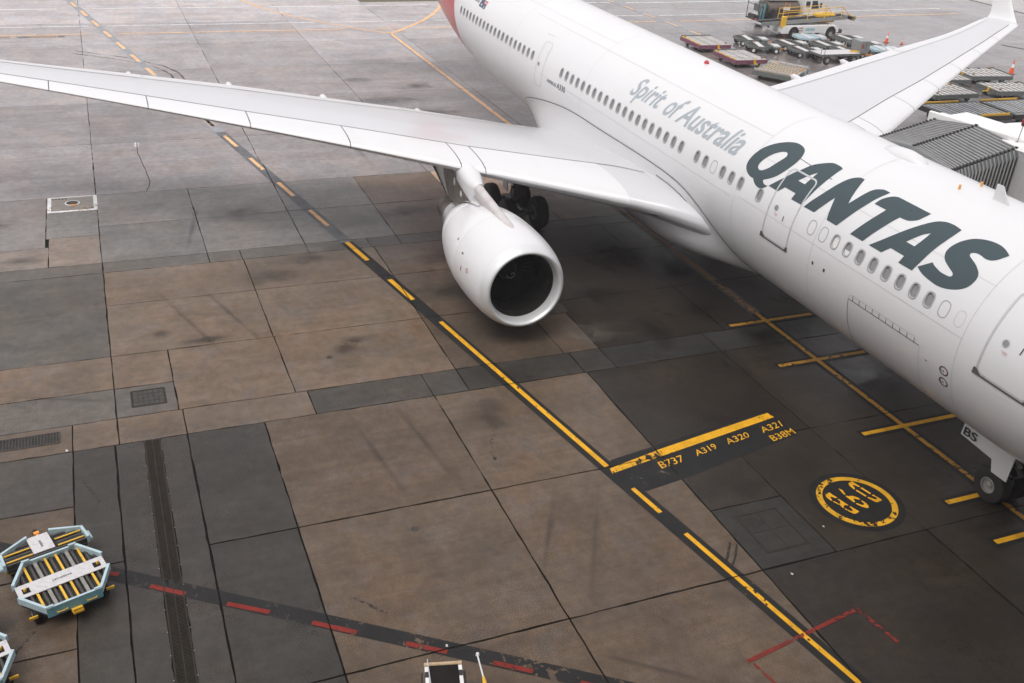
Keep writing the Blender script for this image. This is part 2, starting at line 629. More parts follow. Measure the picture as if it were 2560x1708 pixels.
# left big grey slab, then brown
slab(21.05, 27.5, 22.25, 29.8, (.105, .097, .086), .02)
slab(21.05, 27.5, 29.8, 37.5, GREY, .02)
B24 = [22.25, 17.22, 12.1, 7.0, 2.0, -3.1, -8.2, -13.3, -18.4, -23.5, -28.6, -33.7]
row(21.05, 24.71, B24, lambda v: BROWN2 if v > 7 else DKBR)
row(24.71, 27.5, B24, lambda v: BROWN if v > 17 else (BROWN2 if v > 7 else DKBR))
row(27.5, 28.43, [37.5, 29.8, 22.25, 18.47, 17.25, 14.69, 12.2, 10.93, 7.15, 3.4, -.4, -4.1, -7.9, -11.6, -15.3, -22.8, -30.3, -37.8, -45.3],
    lambda v: GREY)
B28 = [22.25, 18.46, 14.69, 10.93, 7.15, 3.4, -.4, -4.1, -7.9, -11.6, -15.3, -22.8, -30.3, -37.8, -45.3]
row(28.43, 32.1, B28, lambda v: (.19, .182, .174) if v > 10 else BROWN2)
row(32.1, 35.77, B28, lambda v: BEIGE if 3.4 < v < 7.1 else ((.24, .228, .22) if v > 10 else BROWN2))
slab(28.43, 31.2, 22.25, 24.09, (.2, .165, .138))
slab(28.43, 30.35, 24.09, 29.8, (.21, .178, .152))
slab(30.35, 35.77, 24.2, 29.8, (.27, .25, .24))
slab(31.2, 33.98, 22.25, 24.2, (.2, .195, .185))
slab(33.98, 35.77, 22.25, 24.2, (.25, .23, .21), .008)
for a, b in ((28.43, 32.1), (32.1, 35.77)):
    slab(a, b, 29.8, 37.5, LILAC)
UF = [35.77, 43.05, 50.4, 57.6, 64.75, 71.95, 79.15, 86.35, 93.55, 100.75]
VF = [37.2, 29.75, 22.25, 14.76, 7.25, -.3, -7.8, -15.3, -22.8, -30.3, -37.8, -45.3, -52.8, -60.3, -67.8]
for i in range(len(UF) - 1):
    kf = (.72, .95, 1.2)[i] if i < 3 else min(1.0, .78 + .08 * (i - 3))  # rows lighten with distance: grazing sky sheen put into slab colour
    row(UF[i], UF[i + 1], VF, lambda v: tuple(c_ * kf * (1 if v > -9 else .62) for c_ in (LILAC if i < 3 else FAR_SHEEN)), .016)

# ------------------------------------------------------------------ painted markings
def paint(name, poly, mat, z, **pr):
    return put(name, MB().sheet(poly, z), mat, apron, **pr)
BANDS = []
def strip(name, pts, w, mat, z, **pr):
    """mitred ribbon along a polyline"""
    if name == 'line_backing':
        BANDS.append((pts, w))
    P = [Vector((a, b)) for a, b in pts]
    Lf, Rt = [], []
    for i, q in enumerate(P):
        d0 = (P[i] - P[i - 1]).normalized() if i else (P[1] - P[0]).normalized()
        d1 = (P[i + 1] - P[i]).normalized() if i < len(P) - 1 else d0
        d = (d0 + d1).normalized()
        n = Vector((-d.y, d.x))
        k = w / 2 / max(.3, n.dot(Vector((-d0.y, d0.x))))
        Lf.append(q + n * k)
        Rt.append(q - n * k)
    mb = MB().grid([[(a.x, a.y, z), (b.x, b.y, z)] for a, b in zip(Rt, Lf)])
    return put(name, mb, mat, apron, **pr)
Z1, Z2, Z3 = .004, .008, .012

# stand-entry line: dashes far off, solid close by, on a dark band
D0, D1 = Vector((80.54, 22.3)), Vector((22.56, 11.86))
dd = (D1 - D0).normalized()
def on_line(x):
    t = (x - D0.x) / dd.x
    q = D0 + dd * t
    return (q.x, q.y)
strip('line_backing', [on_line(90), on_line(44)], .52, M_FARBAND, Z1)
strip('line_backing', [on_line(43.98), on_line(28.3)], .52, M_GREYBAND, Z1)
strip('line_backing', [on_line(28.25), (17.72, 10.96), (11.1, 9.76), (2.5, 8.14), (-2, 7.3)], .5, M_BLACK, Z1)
x = 88.1
while x > 47:
    strip('line_dash', [on_line(x), on_line(x - 2.0)], .24, M_ORANGE_HAZE, Z2)
    x -= 3.73
for a, b in ((46.62, 45.14), (43.35, 41.43), (39.53, 37.71), (35.82, 33.93), (32.09, 30.14), (28.27, 26.33), (24.43, 22.56)):
    strip('line_dash', [on_line(a), on_line(b)], .19, M_ORANGE_HAZE if a > 29 else M_YEL, Z2)
strip('solid_line', [(20.66, 11.44), (11.2, 9.755)], .16, M_YEL, Z2)
strip('line_dash', [(10.09, 9.54), (8.94, 9.335)], .135, M_YEL, Z2)
strip('solid_line', [(8.0, 9.145), (2.53, 8.135), (-2, 7.3)], .132, M_YEL, Z2)

# stop bar with the aircraft types
paint('bar_backing', [(11.45, 9.5), (12.36, 3.72), (10.95, 3.47), (10.04, 8.05), (9.87, 9.22), (10.05, 9.62), (11.1, 9.8)], M_BLACK, Z1 + .0016)
paint('stop_bar', [(11.48, 8.03), (12.23, 3.71), (11.96, 3.64), (11.17, 8.06)], M_YEL, Z2)
paint('stop_bar', [(11.09, 9.72), (11.46, 8.06), (11.16, 8.09), (10.86, 9.76)], M_YEL_CHIP, Z2)
def text_quad(body, bl, br, tl, tr, mat, z, name='painted_lettering', off=.002, **pr):
    bm, (x0, x1, y0, y1) = text_bm(body, off)
    for v in bm.verts:
        s_, t_ = (v.co.x - x0) / (x1 - x0), (v.co.y - y0) / (y1 - y0)
        q = [(1 - t_) * ((1 - s_) * bl[i] + s_ * br[i]) + t_ * ((1 - s_) * tl[i] + s_ * tr[i]) for i in (0, 1)]
        v.co = (q[0], q[1], z)
    return bm_obj(name, bm, mat, apron, **pr)
for body, q in (('B737', ((10.64, 8.32), (10.77, 7.5), (10.95, 8.3), (11.07, 7.46))),
                ('A319', ((10.87, 7.04), (11.04, 6.24), (11.14, 7.0), (11.29, 6.24))),
                ('A320', ((11.1, 5.84), (11.26, 4.99), (11.38, 5.82), (11.52, 4.94))),
                ('A321', ((11.31, 4.48), (11.46, 3.68), (11.6, 4.45), (11.75, 3.62))),
                ('B38M', ((10.85, 4.44), (11.0, 3.52), (11.13, 4.43), (11.29, 3.53)))):
    text_quad(body, *q, M_YEL_T, Z2)

# round stop marking
CX, CY, CR = 7.735, 3.945, 1.075
put('roundel_backing', MB().disc((CX, CY, Z1), 1.27, 48), M_BLACK, apron)
put('roundel_ring', MB().lathe([(0, CR), (0.0, CR - .165)], (CX, CY, Z2), 'z', 64), paint_mat('chipped_ring_paint', (.66, .35, .02), .34, 5), apron)
GLYPHS = [
 [(8.46,3.65),(8.51,3.49),(8.24,3.42),(8.23,3.48),(8.36,3.54),(8.34,3.59),(8.21,3.62),(8.18,3.68),(8.36,3.69)],
 [(8.19,3.40),(7.89,3.33),(7.87,3.39),(8.18,3.47)],
 [(8.14,3.61),(7.84,3.53),(7.82,3.59),(8.13,3.67)],
 [(7.83,3.31),(7.55,3.24),(7.51,3.41),(7.54,3.48),(7.76,3.57),(7.78,3.52),(7.63,3.40),(7.63,3.34),(7.70,3.32),(7.81,3.38)],
 [(8.36,4.07),(8.25,4.01),(8.08,4.05),(8.06,4.10),(8.19,4.10)],
 [(8.00,4.11),(8.02,4.06),(7.97,4.03),(7.98,3.98),(7.95,3.90),(7.86,3.83),(7.77,3.80),(7.76,3.86),(7.84,3.94),(7.83,3.99),(7.72,4.01),(7.71,4.07),(7.84,4.09)],
 [(7.71,3.81),(7.70,3.79),(7.57,3.76),(7.44,3.79),(7.39,3.84),(7.40,3.90),(7.48,3.98),(7.64,4.06),(7.66,4.01),(7.54,3.93),(7.53,3.88),(7.59,3.83),(7.68,3.84)],
 [(8.25,4.60),(8.28,4.44),(8.02,4.37),(8.01,4.43),(8.11,4.51),(8.08,4.56),(7.97,4.58),(7.96,4.63),(8.12,4.65)],
 [(7.95,4.42),(7.96,4.37),(7.65,4.29),(7.65,4.33),(7.69,4.39),(7.67,4.44),(7.61,4.48),(7.60,4.52),(7.73,4.52),(7.80,4.56),(7.91,4.61),(7.92,4.57),(7.81,4.50),(7.81,4.44),(7.87,4.40)],
 [(7.59,4.31),(7.60,4.27),(7.33,4.19),(7.29,4.35),(7.31,4.41),(7.55,4.51),(7.56,4.47),(7.42,4.40),(7.41,4.35),(7.47,4.31)],
]
for gq in GLYPHS:
    bm_obj('painted_glyph', (lambda b: (bmesh.ops.translate(b, verts=b.verts, vec=(0, 0, Z2)), b)[1])(poly_bm([gq])), M_YEL, apron)

# lead-in line with its cross bars
strip('line_backing', [(66.6, .1), (40, .05)], .5, M_FARBAND, Z1)
strip('lead_in_line', [(66.66, .05), (40, .03)], .24, M_ORANGE_HAZE, Z2)
strip('line_backing', [(40, .05), (18.2, .03)], .46, paint_mat('scuffed_backing_paint', (.15, .147, .145), .4, 4), Z1)
strip('lead_in_line', [(40, .03), (18.2, .03)], .2, paint_mat('faded_orange_line_paint', (.42, .2, .07), .5, 5), Z2)
strip('line_backing', [(18.2, .03), (-2, 0)], .46, M_BLACK_OLD, Z1)
strip('lead_in_line', [(18.2, .03), (-2, 0)], .17, M_YEL_OLD, Z2)
for xx in (17.58, 14.6, 10.36, 6.9, 5.18):
    strip('line_backing', [(xx, 1.68), (xx, -2.1)], .42, M_BLACK_OLD, Z1 + .0012)
    strip('cross_bar', [(xx, 1.58), (xx, -2.0)], .16, M_YEL_OLD if xx > 12 else M_YEL, Z3)
# taxi curves meeting the line
strip('taxi_line', [(84, 10.1), (80.9, 9.17), (77.46, 7.97), (75.13, 6.91), (72.68, 5.44), (70.78, 3.92), (69.33, 2.74), (67.89, 1.34), (66.66, .1)], .2, M_ORANGE_HAZE, Z2)
strip('taxi_line', [(66.66, .1), (68.2, -1.43), (70.77, -3.57), (73.56, -5.51), (76.59, -7.15), (80.1, -8.61), (86, -10.4)], .3, M_ORANGE_HAZE, Z2)

# red dashed clearway line
RA, RB = Vector((12.55, 24.95)), Vector((4.35, 13.4))
strip('line_backing', [tuple(RA + (RA - RB) * .25), tuple(RB + (RB - RA) * .4)], .42, M_BLACK_OLD, Z1)
for a, b in (((11.27, 23.3), (10.8, 22.45)), ((10.19, 21.82), (9.69, 21.11)), ((9.09, 20.29), (8.53, 19.45)), ((7.93, 18.64), (7.33, 17.8)),
             ((6.69, 16.89), (6.17, 16.13)), ((5.58, 15.31), (5.08, 14.6)), ((4.48, 13.78), (3.98, 13.07)), ((3.4, 12.25), (2.9, 11.54))):
    strip('red_dash', [a, b], .125, M_RED, Z2)
# red corner marks
strip('red_corner_line', [(3.82, 10.1), (4.36, 6.7), (3.2, 6.5)], .1, M_RED_OLD, Z3)
strip('red_corner_line', [(3.74, 10.0), (2.4, 9.72)], .07, M_RED_OLD, Z3)

# vehicle road and clearance lines far off
for y0, y1 in ((33, 23.34), (20.76, 8.9), (7.2, -6.45), (-10, -24.5), (-26.0, -60)):
    strip('road_edge_line', [(77.75, y0), (77.75 - .012 * min(0, y1), y1)], .22, M_WHITE_L, Z2)
for y0, y1 in ((33, 21.3), (20.0, 4.95), (3.6, -3.44), (-4.9, -24.7), (-26.2, -60)):
    strip('road_edge_line', [(71.15 - .02 * min(0, y0), y0), (71.2 - .03 * min(0, y1), y1)], .16, M_WHITE_L, Z2)
for y0, y1 in ((27.2, 26.9), (18.16, 15.09), (5.8, 3.0), (-6, -9), (-30.2, -33.6)):
    strip('road_centre_dash', [(74.5 - .02 * min(0, y0), y0), (74.5 - .02 * min(0, y1), y1)], .1, M_WHITE_T, Z2)
for y0, y1 in ((33, 21.24), (19.34, 3.0), (1.0, -1.05), (-2.65, -24.5), (-26.9, -60)):
    strip('clearance_line', [(68.45 - .025 * min(0, y0), y0), (68.5 - .03 * min(0, y1), y1)], .2, M_ORANGE_HAZE, Z2)
paint('lettering_backing', [(68.15, 25.9), (68.15, 22.9), (67.68, 22.9), (67.68, 25.9)], M_GREYBAND, Z1)
paint('lettering_backing', [(68.15, 29.4), (68.15, 26.3), (67.68, 26.3), (67.68, 29.4)], M_GREYBAND, Z1)
text_quad('CLEARANCE', (67.72, 25.15), (67.72, 23.3), (68.1, 25.15), (68.1, 23.3), M_ORANGE_HAZE, Z2)
text_quad('PARKING', (67.72, 27.6), (67.72, 25.9), (68.1, 27.6), (68.1, 25.9), M_ORANGE_HAZE, Z2)
# second stand line beyond the jet
strip('line_backing', [(90, -24.6), (40, -26.2)], .4, M_FARBAND, Z1)
for a in (86.1, 82.6, 79.9, 76.4, 72.8, 69.15, 65.4, 61.6, 57.9, 54.2, 50.5):
    strip('line_dash', [(a, -24.9 - (80 - a) * .045), (a - 1.9, -24.9 - (81.9 - a) * .045)], .16, M_ORANGE_HAZE, Z2)
strip('kerb_shadow_line', [(57.0, -52), (40, -60)], .35, M_BLACK, Z1)

# grass verge at the top edge of the view
gv = put('grass_verge', MB().sheet([W(79.4, -.4), W(79.6, -8.2), W(96, -8.6), W(96, 0)], .01),
         simple('short_dry_grass', (.12, .1, .055), .9, dirt=.7, scale=4, dirtcol=(.055, .05, .028), bump=.6), apron)

# paint breaks where it runs over the slab joints
def unW(x_, y_):
    return (x_ * math.cos(DEL) + y_ * math.sin(DEL), -x_ * math.sin(DEL) + y_ * math.cos(DEL))
JU = [(1.22, -8, 20), (6.16, -8, 20.4), (11.1, -8, 20.4), (16.02, -20, 30), (17.36, -20, 30), (21.05, -20, 30), (24.71, -20, 22.2), (27.5, -20, 30), (28.43, -20, 30), (32.1, -20, 22.2), (35.77, -20, 30), (43.05, -20, 30), (50.4, -20, 30)]
JV = [(23.41, 1, 16), (22.36, 1, 16), (20.47, 1, 16), (18.35, 1, 16), (13.25, 1, 17.3), (8.09, 1, 16), (12.1, 17.4, 27.5), (14.69, 27.5, 43), (14.76, 43, 86)]
for pts, w in BANDS:
    U = [unW(*q) for q in pts]
    for (a, b) in zip(U[:-1], U[1:]):
        d = Vector((b[0] - a[0], b[1] - a[1]))
        L = d.length
        if L < .01:
            continue
        d /= L
        for (c0, lo, hi) in JU:
            if (a[0] - c0) * (b[0] - c0) < 0 and abs(d.x) > .05:
                v = a[1] + (c0 - a[0]) * d.y / d.x
                if lo < v < hi:
                    h_ = w / 2 / abs(d.x) + .01
                    strip('joint_cut', [W(c0, v - h_), W(c0 + random.uniform(-.006, .006), v), W(c0, v + h_)], .03, M_FILL, .0136)
        for (c0, lo, hi) in JV:
            if (a[1] - c0) * (b[1] - c0) < 0 and abs(d.y) > .1:
                u = a[0] + (c0 - a[1]) * d.x / d.y
                if lo < u < hi:
                    h_ = w / 2 / abs(d.y) + .01
                    strip('joint_cut', [W(u - h_, c0), W(u, c0 + random.uniform(-.006, .006)), W(u + h_, c0)], .034, M_FILL, .0136)
strip('joint_cut', [W(11.1, 9.72), W(11.12, 8.9), W(11.1, 8.0)], .02, M_FILL, .0136)
strip('joint_cut', [W(10.2, 8.09), W(11.55, 8.09)], .022, M_FILL, .0138)

# crack in the slab
strip('crack', [(43.07, 19.89), (42.2, 19.93), (41.36, 19.97), (40.6, 19.9), (39.7, 19.86), (38.8, 19.79), (37.92, 19.76), (37.17, 19.72), (36.57, 19.8), (35.91, 19.97)], .03, M_FILL, .003)
strip('crack_repair', [(43.05, 19.9), (42.3, 19.95)], .2, M_WHITE_T, .002)

# ------------------------------------------------------------------ stains, skid marks
def stain(x_, y_, rx, ry, mat, rot=0.0, name='stain', z=.0022):
    o = put(name, MB().disc((0, 0, 0), 1.0, 28), mat, apron)
    o.location = (x_, y_, z)
    o.scale = (rx, ry, 1)
    o.rotation_euler = (0, 0, rot)
    return o
zz = .0021
for a in ((32.4, 16.6, 1.2, 2.2), (19.7, 15.0, .6, .7), (20.2, 14.6, .5, .8), (27.1, 14.5, .9, 1.6), (25.8, 16.4, 1.0, 1.8), (21.5, 19.3, .35, 1.4), (22.3, 20.6, .5, .8),
          (23.0, 10.4, 1.2, 2.4), (19.6, 9.2, 1.3, 1.7), (14.6, 12.0, 1.4, 1.0), (53.5, 6.0, .9, 1.6), (31, 9.3, 1.0, 2.4), (29.4, 24.9, .5, 1.2), (33.2, 26.0, .6, 1.6), (9.1, 6.6, .6, .8),
          (45.5, 3.6, 1.6, 2.8), (48.5, 5.4, 1.3, 3.0), (51.4, 2.6, 1.4, 2.4), (12.4, 5.2, 1.6, 1.6), (27.9, 12.6, .8, 1.9), (25.9, 9.5, 1.2, 2.2)):
    stain(*a, M_OIL, z=zz)
    zz += .00004
for a in ((22.4, .9, 2.0, 1.1), (24.5, 2.6, 2.4, 1.6), (20.6, -1.2, 1.6, 1.0), (17.9, 4.4, 1.6, .8), (13.3, -.9, 1.7, 1.1), (21.2, 4.9, 1.1, 1.6), (19.0, 1.8, 1.8, 1.2), (16.6, .9, 1.2, 1.4)):
    stain(*a, M_WET, z=zz)
    zz += .00004
for a in ((19.0, 7.6, 1.5, 1.3), (18.4, 6.5, 1.0, 1.6), (13.6, 9.1, 1.6, .8), (34.6, 4.6, 1.2, 2.0), (21.8, .3, .8, .5), (30.5, 12.0, 1.4, 2.6)):
    stain(*a, M_PALE, z=zz)
    zz += .00004
for pts, w in (([(13.9, 12.0), (13.2, 12.45), (12.4, 12.6)], .1), ([(7.4, 8.2), (6.9, 8.6), (6.5, 9.0)], .07), ([(7.3, 8.05), (6.8, 8.45), (6.45, 8.8)], .06), ([(62.8, 22.5), (60.5, 19.5), (58.2, 17.6), (56.5, 17.0), (55, 16.9)], .12),
               ([(63.5, 22.3), (61.2, 19.3), (58.6, 17.2), (56.8, 16.5), (55, 16.3)], .12), ([(8.4, 17.6), (7.9, 17.2), (7.7, 17.0)], .08), ([(9.8, 24.0), (8.9, 24.6)], .06), ([(5.5, 4.2), (4.9, 4.5), (4.3, 4.6)], .09),
               ([(14.7, 23.1), (13.6, 22.7)], .07), ([(6.3, 19.2), (5.6, 19.0)], .1)):
    strip('skid_mark', pts, w, M_SKID, zz)
    zz += .00004

for (x_, y_, rx, ry, rt) in ((13.4, 15.6, 3.6, .16, .12), (13.9, 14.2, 3.6, .16, .12), (8.6, 11.4, 3.0, .14, -.5), (9.0, 12.5, 3.0, .14, -.5), (23, 19.6, 4.2, .16, .3), (23.2, 18.2, 4.2, .16, .3), (19, 23.6, 2.6, .14, 1.2),
                             (14.0, 2.8, 4.5, .18, .03), (13.5, -1.9, 4.5, .18, .0), (5.0, 3.6, 2.6, .15, .4), (4.4, 12.2, 2.2, .12, .9), (31, 18.6, 4.0, .18, -.2), (40, 9.5, 5, .2, .05), (40, 7.6, 5, .2, .05)):
    stain(x_, y_, rx, ry, M_TRACK, rt, 'tyre_track', zz)
    zz += .00004

# ------------------------------------------------------------------ drains, covers, pits
# long slot drain
put('drain_floor', MB().sheet([W(16.02, 21.2), W(16.02, 21.6), W(-8.6, 21.6), W(-8.6, 21.2)], -.02), M_PIT, apron)
for v in (21.205, 21.4, 21.595):
    mb = MB()
    a, b = W(16.0, v), W(-8.6, v)
    mb.bar((a[0], a[1], .0), (b[0], b[1], .0), .022 if v == 21.4 else .034, .02)
    put('drain_frame', mb, M_IRON_D, apron)
mb = MB()
u = 15.96
while u > -2:
    for v0, v1 in ((21.225, 21.388), (21.412, 21.575)):
        a, b = W(u, v0), W(u, v1)
        mb.bar((a[0], a[1], -.004), (b[0], b[1], -.004), .02, .014)
    u -= .042
put('drain_grating', mb, M_IRON_D, apron, kind='stuff')
mb = MB()
for i in range(22):
    for v in (21.17, 21.64):
        q = W(15.5 - i * .7, v)
        mb.lathe([(0, .011), (.004, .01), (.004, .0)], (q[0], q[1], .001), 'z', 8)
put('drain_bolts', mb, simple('zinc', (.45, .44, .42), .4, .6), apron, kind='stuff')
# gully grate at the left edge
q = [W(16.55, 23.74), W(17.08, 23.74), W(17.08, 25.9), W(16.55, 25.9)]
put('gully_bed', MB().sheet(q, .002), M_PIT, apron)
mb = MB()
for a, b in ((0, 1), (1, 2), (2, 3), (3, 0)):
    mb.bar(q[a] + (.008,), q[b] + (.008,), .05, .016)
put('gully_frame', mb, M_IRON, apron)
bar_me = None
for i in range(26):
    v = 23.82 + i * .078
    a, b = W(16.58, v), W(17.05, v)
    o = put('gully_bar', MB().bar((a[0], a[1], .008), (b[0], b[1], .008), .028, .016), M_IRON, apron)
# square access cover with ribs
def cover(u0, u1, v0, v1, nu, nv, pm=None):
    q = [W(u0, v0), W(u1, v0), W(u1, v1), W(u0, v1)]
    mb = MB()
    for a, b in ((0, 1), (1, 2), (2, 3), (3, 0)):
        mb.bar(q[a] + (.004,), q[b] + (.004,), .04, .008)
    put('cover_frame', mb, M_IRON_D, apron)
    du, dv = (u1 - u0 - .07) / nu, (v1 - v0 - .07) / nv
    for i in range(nu):
        for j in range(nv):
            a, b = u0 + .035 + i * du, v0 + .035 + j * dv
            pl = [W(a + .012, b + .012), W(a + du - .012, b + .012), W(a + du - .012, b + dv - .012), W(a + .012, b + dv - .012)]
            put('cover_plate', MB().prism(pl, .0, .005), pm or M_IRON, apron).color = (.055, .052, .047, 1)
    put('cover_bed', MB().sheet([W(u0, v0), W(u1, v0), W(u1, v1), W(u0, v1)], .0016), M_PIT, apron)
cover(17.84, 18.73, 20.86, 21.8, 4, 6)
cover(20.1, 20.88, 6.8, 7.7, 3, 3)
cover(6.66, 8.14, 6.34, 7.58, 2, 2, M_CONC)
# hydrant pit with white border
H = [W(34.0, 22.22), W(35.8, 22.22), W(35.8, 24.16), W(34.0, 24.16)]
for (a, b, c, d) in ((34.0, 34.17, 22.22, 24.16), (35.7, 35.8, 22.22, 24.16), (34.17, 35.7, 22.22, 22.37), (34.17, 35.7, 24.02, 24.16)):
    paint('pit_border', [W(a, c), W(b, c), W(b, d), W(a, d)], M_WHITE_L, Z1)
hc = W(35.0, 23.2)
put('pit_lid', MB().lathe([(.0, .25), (.012, .25), (.014, .0)], (hc[0], hc[1], .002), 'z', 28), M_IRON, apron)
put('pit_ring', MB().lathe([(.004, .30), (.016, .29), (.016, .245), (.004, .24)], (hc[0], hc[1], 0), 'z', 28), simple('white_enamel', (.7, .69, .68), .4), apron)
put('pit_tag', MB().box((hc[0] - .25, hc[1] - .05, .012), (.14, .24, .012), .2), simple('orange_plate', (.75, .3, .05), .5), apron)
for i in range(5):            # stencilled letters too worn to read
    paint('worn_stencil', [W(35.5, 24.0 - i * .13), W(35.62, 24.0 - i * .13), W(35.62, 23.93 - i * .13), W(35.5, 23.93 - i * .13)], M_BLACK_OLD, Z1)
for i in range(4):
    paint('worn_stencil', [W(34.25, 22.9 - i * .14), W(34.38, 22.9 - i * .14), W(34.38, 22.82 - i * .14), W(34.25, 22.82 - i * .14)], M_BLACK_OLD if i % 2 else M_YEL_OLD, Z1)
# small survey caps
for (cx_, cy_) in ((10.28, 15.57), (19.28, 15.66)):
    mb = MB().lathe([(0, .1), (.006, .095), (.006, .07), (.001, .065), (.001, .04), (.006, .035), (.006, 0)], (cx_, cy_, .001), 'z', 20)
    put('survey_cap', mb, M_IRON, apron)

# ------------------------------------------------------------------ aircraft materials
def aircraft_paint(name, col, red=False, grime=.35, rough=.3):
    m, nt, b = nodes(name)
    p = geo_pos(nt)
    n1 = noise(nt, p, .35, 4, .6)
    n2 = noise(nt, p, 1.2, 2, .5, (.25, 1, 1))
    c = mixc(nt, ramp(nt, n1, .4, .7, 0, .22), col, tuple(x * .93 for x in col))
    c = mixc(nt, ramp(nt, n2, .55, .8, 0, grime * .35), c, tuple(x * .8 for x in (col[0], col[1] * .99, col[2] * .96)))
    if red:
        xyz = N(nt, 'SeparateXYZ')
        nt.links.new(p, xyz.inputs[0])
        # swept edge of the tail colour
        e = math_(nt, 'SUBTRACT', xyz.outputs[0], math_(nt, 'ADD', math_(nt, 'MULTIPLY', xyz.outputs[2], RED_SLOPE), RED_X))
        c = mixc(nt, ramp(nt, e, -.01, .01), c, (.42, .035, .028))
    nt.links.new(c, b.inputs['Base Color'])
    b.inputs['Roughness'].default_value = rough
    b.inputs['Coat Weight'].default_value = .3
    b.inputs['Coat Roughness'].default_value = .1
    return m
RED_SLOPE, RED_X = .55, 42.2
M_SKIN = aircraft_paint('white_fuselage_paint', (.655, .655, .665), True)
M_WHITE = aircraft_paint('white_aircraft_paint', (.645, .645, .655))
M_WGREY = aircraft_paint('light_grey_wing_paint', (.54, .545, .56), grime=.5)
M_SPINE = simple('soiled_pylon_paint', (.52, .5, .5), .45, 0, .45, 3, (.33, .25, .2))
M_TEAL = simple('dark_slate_lettering', (.036, .06, .068), .35, dirt=.12, scale=2)
M_LGREY = simple('grey_blue_lettering', (.33, .37, .4), .4, dirt=.1, scale=2)
M_SEAM = simple('panel_gap', (.09, .088, .085), .6, dirt=.2)
M_SEAM_L = simple('faint_panel_line', (.45, .45, .455), .5, dirt=.15)
M_RING = simple('window_ring_metal', (.42, .43, .44), .38, .5, .15)
M_PANE = simple('cabin_window_pane', (.23, .24, .235), .1, dirt=.2, scale=2, spec=.6)  # grey base stands for the sky reflected in the panes
M_SHADE = simple('lowered_window_shade', (.7, .7, .69), .4, dirt=.1)
M_REVEAL = simple('window_reveal', (.3, .3, .3), .5)
M_DOORR = simple('door_surround_grey', (.5, .51, .52), .35, .2, .1)
M_SILL = simple('door_sill_scuff', (.12, .11, .1), .5, .3, .2)
M_BARE = simple('bare_aluminium', (.66, .665, .67), .27, .9, .2, 2, (.4, .4, .4))
M_LIP = simple('satin_inlet_lip', (.68, .69, .7), .4, .35, .08, 1, (.6, .6, .6))
M_DKMET = simple('heat_tinted_steel', (.15, .125, .105), .42, .7, .4, 3, (.07, .055, .045))
M_PYL = simple('dark_pylon_panel', (.17, .15, .135), .45, .2, .4, 2.5, (.09, .075, .062))
M_INLET = simple('inlet_liner', (.02, .018, .016), .6, 0, .3, spec=.2)
M_FAN = simple('fan_blade_titanium', (.006, .0055, .005), .6, .1, .2, spec=.15)
M_SPIN = simple('spinner_black', (.008, .0075, .007), .5, spec=.2)
M_WMARK = simple('white_stencil', (.75, .75, .74), .5)
M_RUB = simple('tyre_rubber', (.018, .017, .016), .75, 0, .4, 5, (.05, .045, .04), bump=.3)
M_HUB = simple('grey_wheel_hub', (.42, .42, .4), .4, .5, .4, 5)
M_STRUT = simple('gear_strut_grey', (.14, .14, .135), .4, .3, .5, 4, (.06, .05, .04))
M_HYD = simple('hydraulic_black', (.03, .028, .026), .5, 0, .3)
M_REDM = simple('red_marking', (.4, .03, .03), .5)
M_AMBER = simple('amber_antenna', (.8, .35, .06), .4)
M_BEACON = simple('red_beacon_lens', (.5, .03, .03), .2)
M_BLK = simple('black_marking', (.02, .02, .02), .5)

# ------------------------------------------------------------------ the jet
jet = thing('passenger_jet', 'large white twin-engine passenger jet with dark slate lettering and red tail at the jet bridge', 'airplane', (28, 0, 0), world_built=True)

def interp(tab, x):
    if x <= tab[0][0]:
        return tab[0][1]
    for (a, fa), (b, fb) in zip(tab[:-1], tab[1:]):
        if x <= b:
            t = (x - a) / (b - a)
            t = t * t * (3 - 2 * t) if False else t
            return fa + (fb - fa) * t
    return tab[-1][1]
def smooth_tab(tab, step=.25):
    """Catmull-Rom resampling of a table"""
    out = []
    for i in range(len(tab) - 1):
        p0, p1, p2, p3 = tab[max(0, i - 1)], tab[i], tab[i + 1], tab[min(len(tab) - 1, i + 2)]
        m1 = (p2[1] - p0[1]) / max(1e-6, p2[0] - p0[0])
        m2 = (p3[1] - p1[1]) / max(1e-6, p3[0] - p1[0])
        h = p2[0] - p1[0]
        n = max(1, int(h / step))
        for k in range(n):
            t = k / n
            out.append((p1[0] + h * t, (2 * t**3 - 3 * t**2 + 1) * p1[1] + (t**3 - 2 * t**2 + t) * h * m1 + (-2 * t**3 + 3 * t**2) * p2[1] + (t**3 - t**2) * h * m2))
    out.append(tab[-1])
    return out
RAD = smooth_tab([(0, .02), (.12, .42), (.4, .86), (1, 1.42), (2, 1.98), (3, 2.33), (4, 2.57), (5, 2.72), (6, 2.80), (7, 2.82), (8, 2.82), (36, 2.82), (38, 2.82), (40, 2.80), (42, 2.745), (44, 2.65), (46, 2.5), (48, 2.3), (50, 2.05), (52, 1.74), (54, 1.38), (56, .98), (57.6, .6), (58.3, .3)])
OFF = smooth_tab([(0, -.62), (.4, -.58), (1, -.5), (2, -.36), (3, -.24), (4, -.14), (5, -.07), (6, -.02), (7, 0), (8, 0), (36, 0), (38, .01), (40, .05), (42, .13), (44, .25), (46, .41), (48, .61), (50, .85), (52, 1.12), (54, 1.4), (56, 1.66), (58.3, 1.85)])
ZC0, ZSL = 4.967, .01105
def frad(x):
    return interp(RAD, x)
def fcz(x):
    return ZC0 + ZSL * (x - 25) + interp(OFF, x)
def FP(x, phi, o=0.0):
    r = frad(x) + o
    return (x, r * math.cos(phi), fcz(x) + r * math.sin(phi))
RF = 2.82
def FS(x, s, o=0.0):
    """point on the skin at station x and arc height s above the widest line"""
    return FP(x, s / RF, o)
